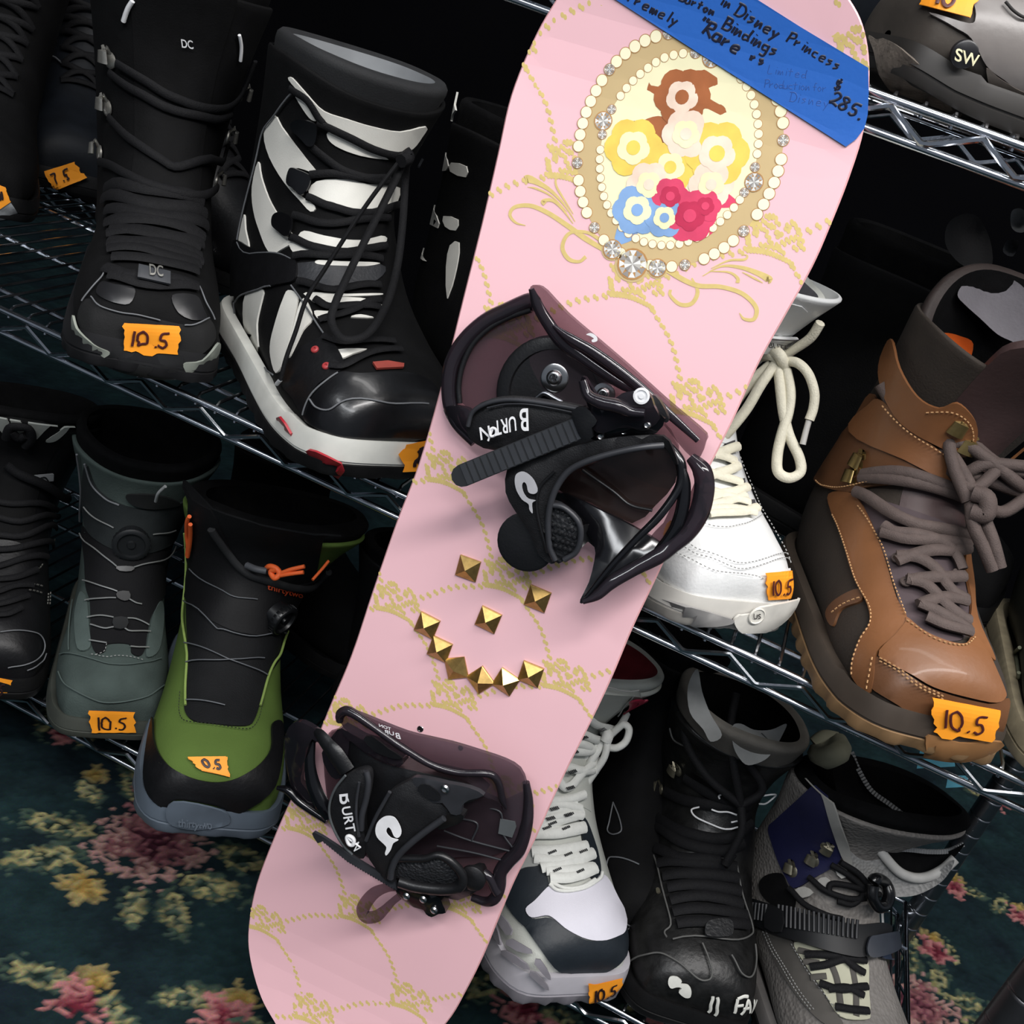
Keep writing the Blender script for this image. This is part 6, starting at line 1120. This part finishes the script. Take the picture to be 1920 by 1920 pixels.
b.strand('laces', [B10(P) for P in ([(480, 610), (600, 690), (720, 740), (790, 760)], [(380, 690), (500, 740), (650, 760), (780, 760)], [(300, 820), (420, 890), (560, 930), (700, 930), (800, 850)], [(300, 870), (450, 960), (620, 1000), (760, 960)], [(330, 1000), (450, 1050), (640, 1060)], [(340, 1080), (520, 1070), (720, 1090)], [(360, 1150), (540, 1130), (730, 1150)], [(380, 1210), (560, 1190), (740, 1220)], [(390, 1280), (570, 1250), (750, 1290)], [(400, 1340), (580, 1320), (770, 1350)], [(420, 1400), (600, 1390), (780, 1400)])], .0055, black_lace, .0055, flat=.45)
dpt = b.depth(1390, 1510)
for L_ in ([(1390, 1510, .03), (1330, 1460, .03), (1290, 1400, .02), (1280, 1350, .01)], [(1390, 1510, .03), (1375, 1430, .04), (1370, 1360, .03), (1380, 1300, .02)], [(1390, 1510, .03), (1430, 1480, .035), (1400, 1430, .04), (1370, 1410, .035)], [(1390, 1512, .03), (1390, 1560, .035), (1360, 1620, .03), (1375, 1600, .03)]): b.free(L_, .0042, 'laces', black_lace, ref=dpt)
b.panel('vamp_badge', B10([(560, 1410), (600, 1385), (680, 1385), (695, 1440), (670, 1475), (565, 1475)]), mat('raised black badge', '#17181a', .5, 0, .3, 80, .8, 300), .009)
b.strand('piping', [B10(P) for P in ([(290, 960), (340, 1150), (390, 1380), (360, 1440), (370, 1470)], [(730, 1080), (760, 1250), (805, 1400), (800, 1450), (700, 1480), (400, 1480)], [(190, 1590), (260, 1560), (340, 1550), (420, 1590), (520, 1670), (590, 1680), (590, 1600), (550, 1500)], [(700, 1560), (750, 1650), (800, 1670), (825, 1590), (820, 1500)], [(400, 350), (420, 410), (480, 440)])], .0009, mat('worn grey edge', '#4f4f4d', .7), .0035)
b.strand('stitched_emblem', [B10(P) for P in ([(560, 765), (525, 790), (540, 830), (600, 860), (660, 880), (720, 865)], [(650, 700), (650, 680), (690, 650), (700, 660)], [(810, 665), (890, 650), (905, 660), (850, 710), (820, 715)], [(610, 770), (640, 780), (680, 775), (720, 790)], [(690, 840), (720, 830)])], .0009, whitel, .012)
pm = mat('white paint', '#c9c9c2', .6)
b.panel('paint_mark', B10([(385, 1665), (420, 1665), (445, 1685), (440, 1700), (475, 1705), (495, 1730), (490, 1765), (460, 1765), (430, 1740), (445, 1720), (420, 1715), (390, 1720), (375, 1695)]), pm, .0035, step=6)
b.strand('paint_writing', [B10(P) for P in ([(608, 1765), (598, 1810), (588, 1850)], [(632, 1770), (632, 1820), (622, 1862)], [(735, 1780), (730, 1815), (722, 1850)], [(735, 1780), (765, 1770), (785, 1772)], [(730, 1815), (765, 1812)], [(755, 1858), (785, 1790), (795, 1850)], [(765, 1830), (790, 1828)], [(805, 1850), (815, 1790), (830, 1850), (840, 1790)])], .0016, pm, .003, flat=.4)
b.panel('eyelet_dot', B10([(318, 1210), (332, 1205), (338, 1225), (322, 1235)]), hookm, .003, smooth=2, step=8)

# 11 blue and grey strap boot
B11 = TR(3.311, 1380, 1340)
MG = mat('grey mesh', '#6e6a66', .7, 0, .12, 60, 1.0, 260, kind='voronoi'); NB = mat('navy nylon', '#17193f', .6, 0, .1, 40, .2, 400); LG = mat('pale grey trim', '#9a9893', .6, 0, .06, 60, .2, 500); MS = mat('silver waffle textile', '#838280', .6, 0, .08, 60, 1.0, 300, kind='voronoi')
b = mk('snowboard_boot', 'grey mesh and navy snowboard boot with a ribbed black strap, right end of bottom shelf', (.350, .007, 31, .95, .56, .014, 1.17, 1.16, .012), ZD, tc=lambda u: 1.04)
b.upper(MG); b.liner(black_lin, top=lambda u: 1.10, th=.016); b.sole(mat('grey rubber sole', '#5d5a58', .6), .026, .032, .006, m2=black_sole)
b.panel('cuff', B11([(230, 780), (215, 700), (260, 650), (400, 520), (550, 400), (575, 500), (605, 640), (650, 800), (655, 860), (620, 930), (480, 1020), (370, 1080), (320, 1010), (270, 900)]), NB, .0030)
b.panel('cuff_collar', B11([(545, 350), (575, 290), (600, 300), (610, 450), (650, 620), (705, 800), (712, 900), (690, 910), (655, 850), (600, 650), (560, 480)]), LG, .0060)
dfc = b.depth(1640, 1640)-.004
slab3(b, 'front_cuff', B11([(690, 690), (740, 685), (800, 720), (870, 800), (940, 900), (1040, 990), (1120, 1015), (1220, 1000), (1350, 900), (1330, 970), (1260, 1050), (1120, 1120), (980, 1130), (860, 1100), (780, 1030), (710, 930)]), dfc, MS)
b.free([q+(.006,) for q in B11([(690, 690), (750, 690), (820, 745), (900, 850), (1000, 965), (1090, 1010), (1180, 1010), (1280, 965), (1360, 895)])], .0050, 'cuff_rim', mat('pale rim', '#b0aeaa', .6), ref=dfc)
def overlock(path, dz, nm='overlock_stitch'):
    Q = resample(cr(path, 6), 34); m_ = MB()
    for k in range(0, 33):
        (x0, y0), (x1, y1) = Q[k], Q[k+1]; ln = math.hypot(x1-x0, y1-y0); nx, ny = -(y1-y0)/ln*4.2, (x1-x0)/ln*4.2
        m_.tube([b.Mi @ (CAM+ray(x0+nx, y0+ny)*(dfc+dz)), b.Mi @ (CAM+ray(x0-nx, y0-ny)*(dfc+dz))], .0014, 6)
    m_.build(nm, mat('grey overlock', '#777879', .7), b.e)
slab3(b, 'inner_tongue', B11([(930, 850), (1000, 838), (1100, 843), (1200, 853), (1320, 848), (1420, 800), (1340, 900), (1220, 985), (1100, 1000), (1020, 960)]), dfc+.006, black_lin)
slab3(b, 'liner_flap', B11([(600, 290), (660, 240), (720, 250), (770, 350), (850, 470), (960, 560), (1060, 640), (1110, 700), (1115, 800), (1000, 840), (920, 850), (850, 770), (780, 700), (700, 680), (650, 560), (615, 430)]), dfc+.02, black_lin)
overlock(B11([(720, 240), (760, 340), (840, 470), (960, 560), (1060, 640), (1110, 700), (1118, 790)]), .012); overlock(B11([(930, 850), (1000, 835), (1100, 840), (1200, 850), (1320, 845), (1420, 800)]), .0)
b.hooks([b.pick(*p) for p in B11([(570, 810), (485, 900), (360, 970)])], hookm, .015)
b.panel('lower_panel', B11([(160, 1060), (200, 1000), (290, 985), (330, 1060), (380, 1150), (340, 1230), (200, 1150)]), black_n, .004)
b.panel('eyestay', B11([(180, 1340), (260, 1350), (360, 1410), (430, 1560), (520, 1720), (620, 1860), (660, 1930), (560, 1930), (440, 1820), (320, 1650), (240, 1500)]), mat('dark grey suede', '#4a4743', .85), .0030)
b.panel('tongue', B11([(375, 1420), (520, 1450), (700, 1500), (800, 1530), (810, 1700), (820, 1850), (800, 1900), (640, 1880), (540, 1720), (440, 1560)]), mat('cream stitched tongue', '#a9a893', .7, 0, .05), .0040)
b.strand('tongue_rib', [B11(P) for P in ([(560, 1490), (620, 1650), (650, 1850)], [(700, 1530), (730, 1700), (735, 1880)], [(400, 1470), (480, 1490)], [(430, 1540), (520, 1550)], [(470, 1640), (560, 1630)])], .003, MATS['dark grey suede'], .0045, flat=.4)
b.strand('laces', [B11(P) for P in ([(445, 1500), (580, 1500), (640, 1490)], [(470, 1580), (560, 1560), (660, 1520), (780, 1530)], [(640, 1500), (700, 1560), (770, 1610)], [(520, 1680), (640, 1720), (790, 1700)], [(570, 1720), (680, 1710), (770, 1760)], [(610, 1830), (700, 1845), (800, 1855)])], .0036, black_lace, .0075, flat=.6)
b.strand('laces', [B11(P) for P in ([(370, 1090), (450, 1180), (560, 1240), (640, 1260)], [(480, 1010), (560, 1090), (680, 1130), (800, 1120)], [(600, 900), (700, 990), (780, 1080), (840, 1100)], [(650, 870), (720, 940), (800, 1060)], [(580, 1100), (600, 1050), (680, 1050), (760, 1080), (700, 1160), (620, 1150)])], .0030, black_lace, .010)
for P in ([(395, 1100), (450, 1075), (500, 1110), (440, 1145)], [(525, 1030), (570, 1005), (600, 1050), (560, 1095)], [(620, 950), (660, 920), (690, 970), (650, 1010)]): b.panel('webbing_loop', B11(P), LG, .008, smooth=2)
b.panel('ankle_strap', B11([(60, 1130), (160, 1150), (330, 1210), (500, 1250), (700, 1290), (860, 1280), (880, 1350), (760, 1420), (750, 1510), (600, 1490), (430, 1430), (280, 1370), (150, 1300), (80, 1240)]), mat('black strap', '#131416', .5, spec=.3), .013)
b.panel('strap_pad', B11([(760, 1380), (800, 1360), (900, 1340), (920, 1420), (890, 1480), (780, 1520), (745, 1470)]), mat('slate plastic', '#2a2e36', .4), .018)
b.strand('strap_ribs', [B11([(x, 1195+(x-330)*.16+k), (x-6, 1330+(x-330)*.16+k)]) for x in range(330, 720, 22) for k in (0,)]+[B11([(x, 1165+(x-120)*.2), (x-8, 1270+(x-120)*.2)]) for x in range(120, 280, 20)], .0016, mat('strap rib', '#202124', .5), .0145)
b.panel('buckle', B11([(280, 1215), (360, 1235), (350, 1370), (265, 1340)]), MATS['black strap'], .018, smooth=2)
b.panel('heel_block', B11([(940, 1380), (1050, 1350), (1040, 1450), (960, 1520), (880, 1510), (900, 1440)]), mat('slate blue leather', '#272f40', .4), .006); b.panel('heel_flash', B11([(945, 1385), (1050, 1350), (1045, 1380), (950, 1415)]), mat('cream flash', '#a5a48f', .5), .0075)
b.panel('side_mesh', B11([(920, 1200), (1000, 1190), (1085, 1190), (1075, 1260), (1000, 1300), (930, 1290)]), mat('white net', '#999b9b', .7), .004)
b.free([B11([q])[0]+(.03,) for q in ((850, 1040), (870, 1020), (920, 1040), (950, 1110), (930, 1180), (880, 1190), (845, 1130), (850, 1060))], .006, 'lace_lock', MATS['black gloss clip'])
b.free([B11([q])[0]+(.02,) for q in ((500, 200), (560, 160), (630, 180), (640, 230), (570, 265), (510, 240))], .011, 'pull_loop', mat('olive webbing', '#6f6e5c', .8))
b.stitch([B11([(190, 1350), (260, 1500), (340, 1640), (470, 1840)]), B11([(205, 1340), (275, 1490), (360, 1640), (490, 1840)]), B11([(360, 1430), (440, 1580), (560, 1760), (640, 1880)])], MATS['grey thread'], .0045, .0005)

# ---------------------------------------------------------------- boots in shade between and behind
def plain(label, p, z, head, sc=1.0, shaft=.7, m=None, rows=True, lin=None, tongue=None, group=None, cw=1.1, topf=None, mi=None, smat=None, lean=0, wide=1.05):
    b = Boot('snowboard_boot', label, None, z, head, sc, group=group, ground=p, shaft=shaft, wide=wide, collar_w=cw, lean=lean, tc=dip(.06))
    b.upper(m or black_n, 40, 48); b.liner(lin or black_lin, top=topf or (lambda u: 1.05), mi=mi); b.sole(smat or black_sole)
    if tongue: b.tongue(tongue, .42, 1.08, .55, .001)
    if rows: b.lace_rows(black_lace, [(.40, .42), (.46, .45), (.52, .5), (.59, .55), (.66, .6), (.74, .6), (.84, .6)], .004, off=.004)
    return b
navy = mat('blue black leather', '#0c1016', .6, 0, .3, 50, .2, 250, spec=.25)
b = plain('dark blue-black snowboard boot tagged 7.5 at the upper left, behind the laced black boot', (-.885, .345), ZB, 40, 1.0, .75, navy)
b.tag([(80, 318), (138, 300), (160, 330), (100, 355)], '7.5', orange, pend, .12, .3, .27, .5, off=.012, lift=.003)
b.strand('piping', [A1([(480, 492), (300, 492), (180, 515), (100, 580), (130, 650), (180, 735), (300, 765)])], .0012, grs, .003); b.panel('pull_tab', A1([(230, 0), (330, 0), (365, 150), (290, 125), (225, 90)]), mat('grey tab', '#6a6b6a', .7), .004, smooth=2)
b = plain('black boot with scuffed silver toe, cut off by the left edge', (-.855, .15), ZB, 38, 1.0, .75, black_n)
b.panel('toe_cap', A1([(-60, 1540), (60, 1500), (110, 1580), (115, 1650), (60, 1725), (-60, 1730)]), mat('scuffed silver leather', '#8d9092', .5, 0, .4, 120, .4, 200), .0075); b.tag(A1([(-60, 1350), (40, 1390), (80, 1500), (-10, 1560)]), 'N', orange, pend, .3, .3, .4, .4, off=.009)
b = plain('black snowboard boot with charcoal fleece inside its cuff, back row at the upper right', (.285, .27), ZB, 75, 1.0, .8, black_n, rows=False, topf=lambda u: 1.08)
slab3(b, 'heel_pad', TC_([(1080, 200), (1120, 120), (1220, 75), (1310, 100), (1360, 180), (1400, 300), (1400, 440), (1300, 470), (1180, 420), (1090, 310)]), depth_at_y(1820, 455, .275), mat('charcoal fleece', '#2a292a', .9, 0, .08, 60, .4, 400))
slab3(b, 'pull_tab', TC_([(1540, 60), (1600, 40), (1640, 80), (1640, 190), (1580, 205), (1535, 160)]), depth_at_y(1900, 410, .255), MATS['grey tab'], .004, 8); slab3(b, 'logo', TC_([(1510, 260), (1590, 270), (1550, 370), (1480, 340)]), depth_at_y(1895, 465, .25), mat('dim grey label', '#3f4043', .6), .003, 8)
plain('black snowboard boot set sideways in the back row behind the all-black laced boot', (-.55, .305), ZB, 80, .95, .75, black_l)
# olive boot at the right edge
OL = mat('dark olive leather', '#26271e', .6, 0, .15, 20, .25, 200)
b = plain('dark olive leather boot cut off by the right edge, beside the tan boot', (.355, -.015), ZB, 5, 1.05, .75, OL, rows=False, smat=mat('stone rubber', '#8b8068', .7, 0, .2, 80))
b.strand('seam', [TB([(1400, 1170), (1330, 1210), (1280, 1260), (1290, 1320), (1320, 1350), (1400, 1320)])], .0016, mat('olive thread', '#6b6c58', .8), .0025)
# top shelf boot seen from the side
B12 = TR(4.8, 1600, 0); TP = mat('taupe nubuck', '#3a3530', .7, 0, .2, 14, .25, 200, spec=.3)
b = Boot('snowboard_boot', 'taupe snowboard boot with a round badge on its side, on the top shelf', None, ZA, -62, 1.0, ground=(-.032, .068), shaft=.75, wide=1.1)
b.upper(TP); b.liner(black_lin); b.sole(mat('dark taupe rubber', '#1e1b18', .6), .022, .03, .004)
b.panel('scuffed_patch', B12([(215, 350), (400, 400), (600, 520), (760, 630), (860, 790), (960, 930), (1000, 990), (900, 960), (760, 920), (600, 850), (420, 760), (330, 660), (260, 500)]), mat('rough grey suede', '#5a524a', .95, 0, .35, 60, .9, 300), .0075)
b.panel('heel_panel', B12([(1190, 600), (1300, 680), (1450, 770), (1600, 860), (1620, 1050), (1470, 1120), (1380, 1060), (1280, 950), (1230, 780)]), mat('taupe leather', '#57504a', .4, 0, .1, 20), .003)
b.panel('quarter', B12([(700, 130), (900, 250), (1050, 350), (1190, 580), (1350, 700), (1600, 860), (1700, 600), (1700, 100), (1600, -100), (1100, -60), (1090, 150), (1030, 220)]), mat('grey taupe leather', '#6b6663', .35, 0, .1, 20, .15, 150), .0026)
t, u = b.pick(*B12([(975, 470)])[0]); p = Vector(b.P(np.array(t), np.array(u), np.array(.0085))); nn = Vector(b.N(np.array(t), np.array(u))); q = MB(); q.disc_stack(p, nn, [(.0088, -.004), (.0088, .0002), (.0078, .0010)], 28); bd = q.build('badge', mat('black badge', '#17171a', .4), b.e)
b.word('lettering', 'SW', (1600+893/4.8, 500/4.8), (19.5, 5.5), (2.5, -17), mat('cream print', '#d6cba0', .5), .0103, par=bd)
b.strand('stitching', [B12([(1330, 60), (1400, 130), (1480, 180), (1560, 190)])], .001, mat('dark cord', '#1b1917', .8), .005)
b.tag(B12([(640, -160), (1150, -100), (1050, 215), (590, 95)]), '10', orange, pen, .25, .12, .3, .55, off=.0055, wd=.0026)
plain('dark snowboard boot on the top shelf, toe only in view beside the taupe boot', (-.21, .16), ZA, -40, 1.0, .7, navy)
# bottom shelf, behind
plain('black snowboard boot between the green boot and the pink board', (-.14, .03), ZD, 34, 1.0, .58, black_l)
b = plain('matte black snowboard boot squeezed between the white boot and the paint-marked boot', (.105, .07), ZD, 24, .95, .7, black_n, rows=False, wide=.8)
b.strand('seam', [B10(P) for P in ([(90, 750), (70, 850), (60, 900), (90, 920), (130, 900), (120, 830), (90, 750)], [(220, 1080), (100, 1040), (60, 1060), (60, 1200)], [(130, 1330), (200, 1400), (270, 1440), (170, 1475)])], .0008, grs, .002)
plain('unlit black boot lying crosswise in the back row behind the grey suede and green boots', (-.30, .30), ZD, 78, .95, .6, rows=False)
# paper labels on the rear right post
for (x, y, s_) in ((1755, 1422, 1), (1830, 1412, .6), (1795, 1466, .6)):
    c = CAM+ray(x, y)*1.165; mb = MB(); ex = CR*.013*s_*1.6; ey = CU*.011*s_; mb.add([c-ex-ey, c+ex-ey*.8, c+ex*.9+ey, c-ex*.8+ey*1.1], [(0, 1, 2, 3)])
    mb.add([c-ex-ey+CF*.0006, c+ex-ey*.8+CF*.0006, c+ex*.9+ey+CF*.0006, c-ex*.8+ey*1.1+CF*.0006], [(3, 2, 1, 0)]); mb.build('shelf_label', mat('light blue tape', '#4b93a8', .6), rack, smooth=False, fix=False)
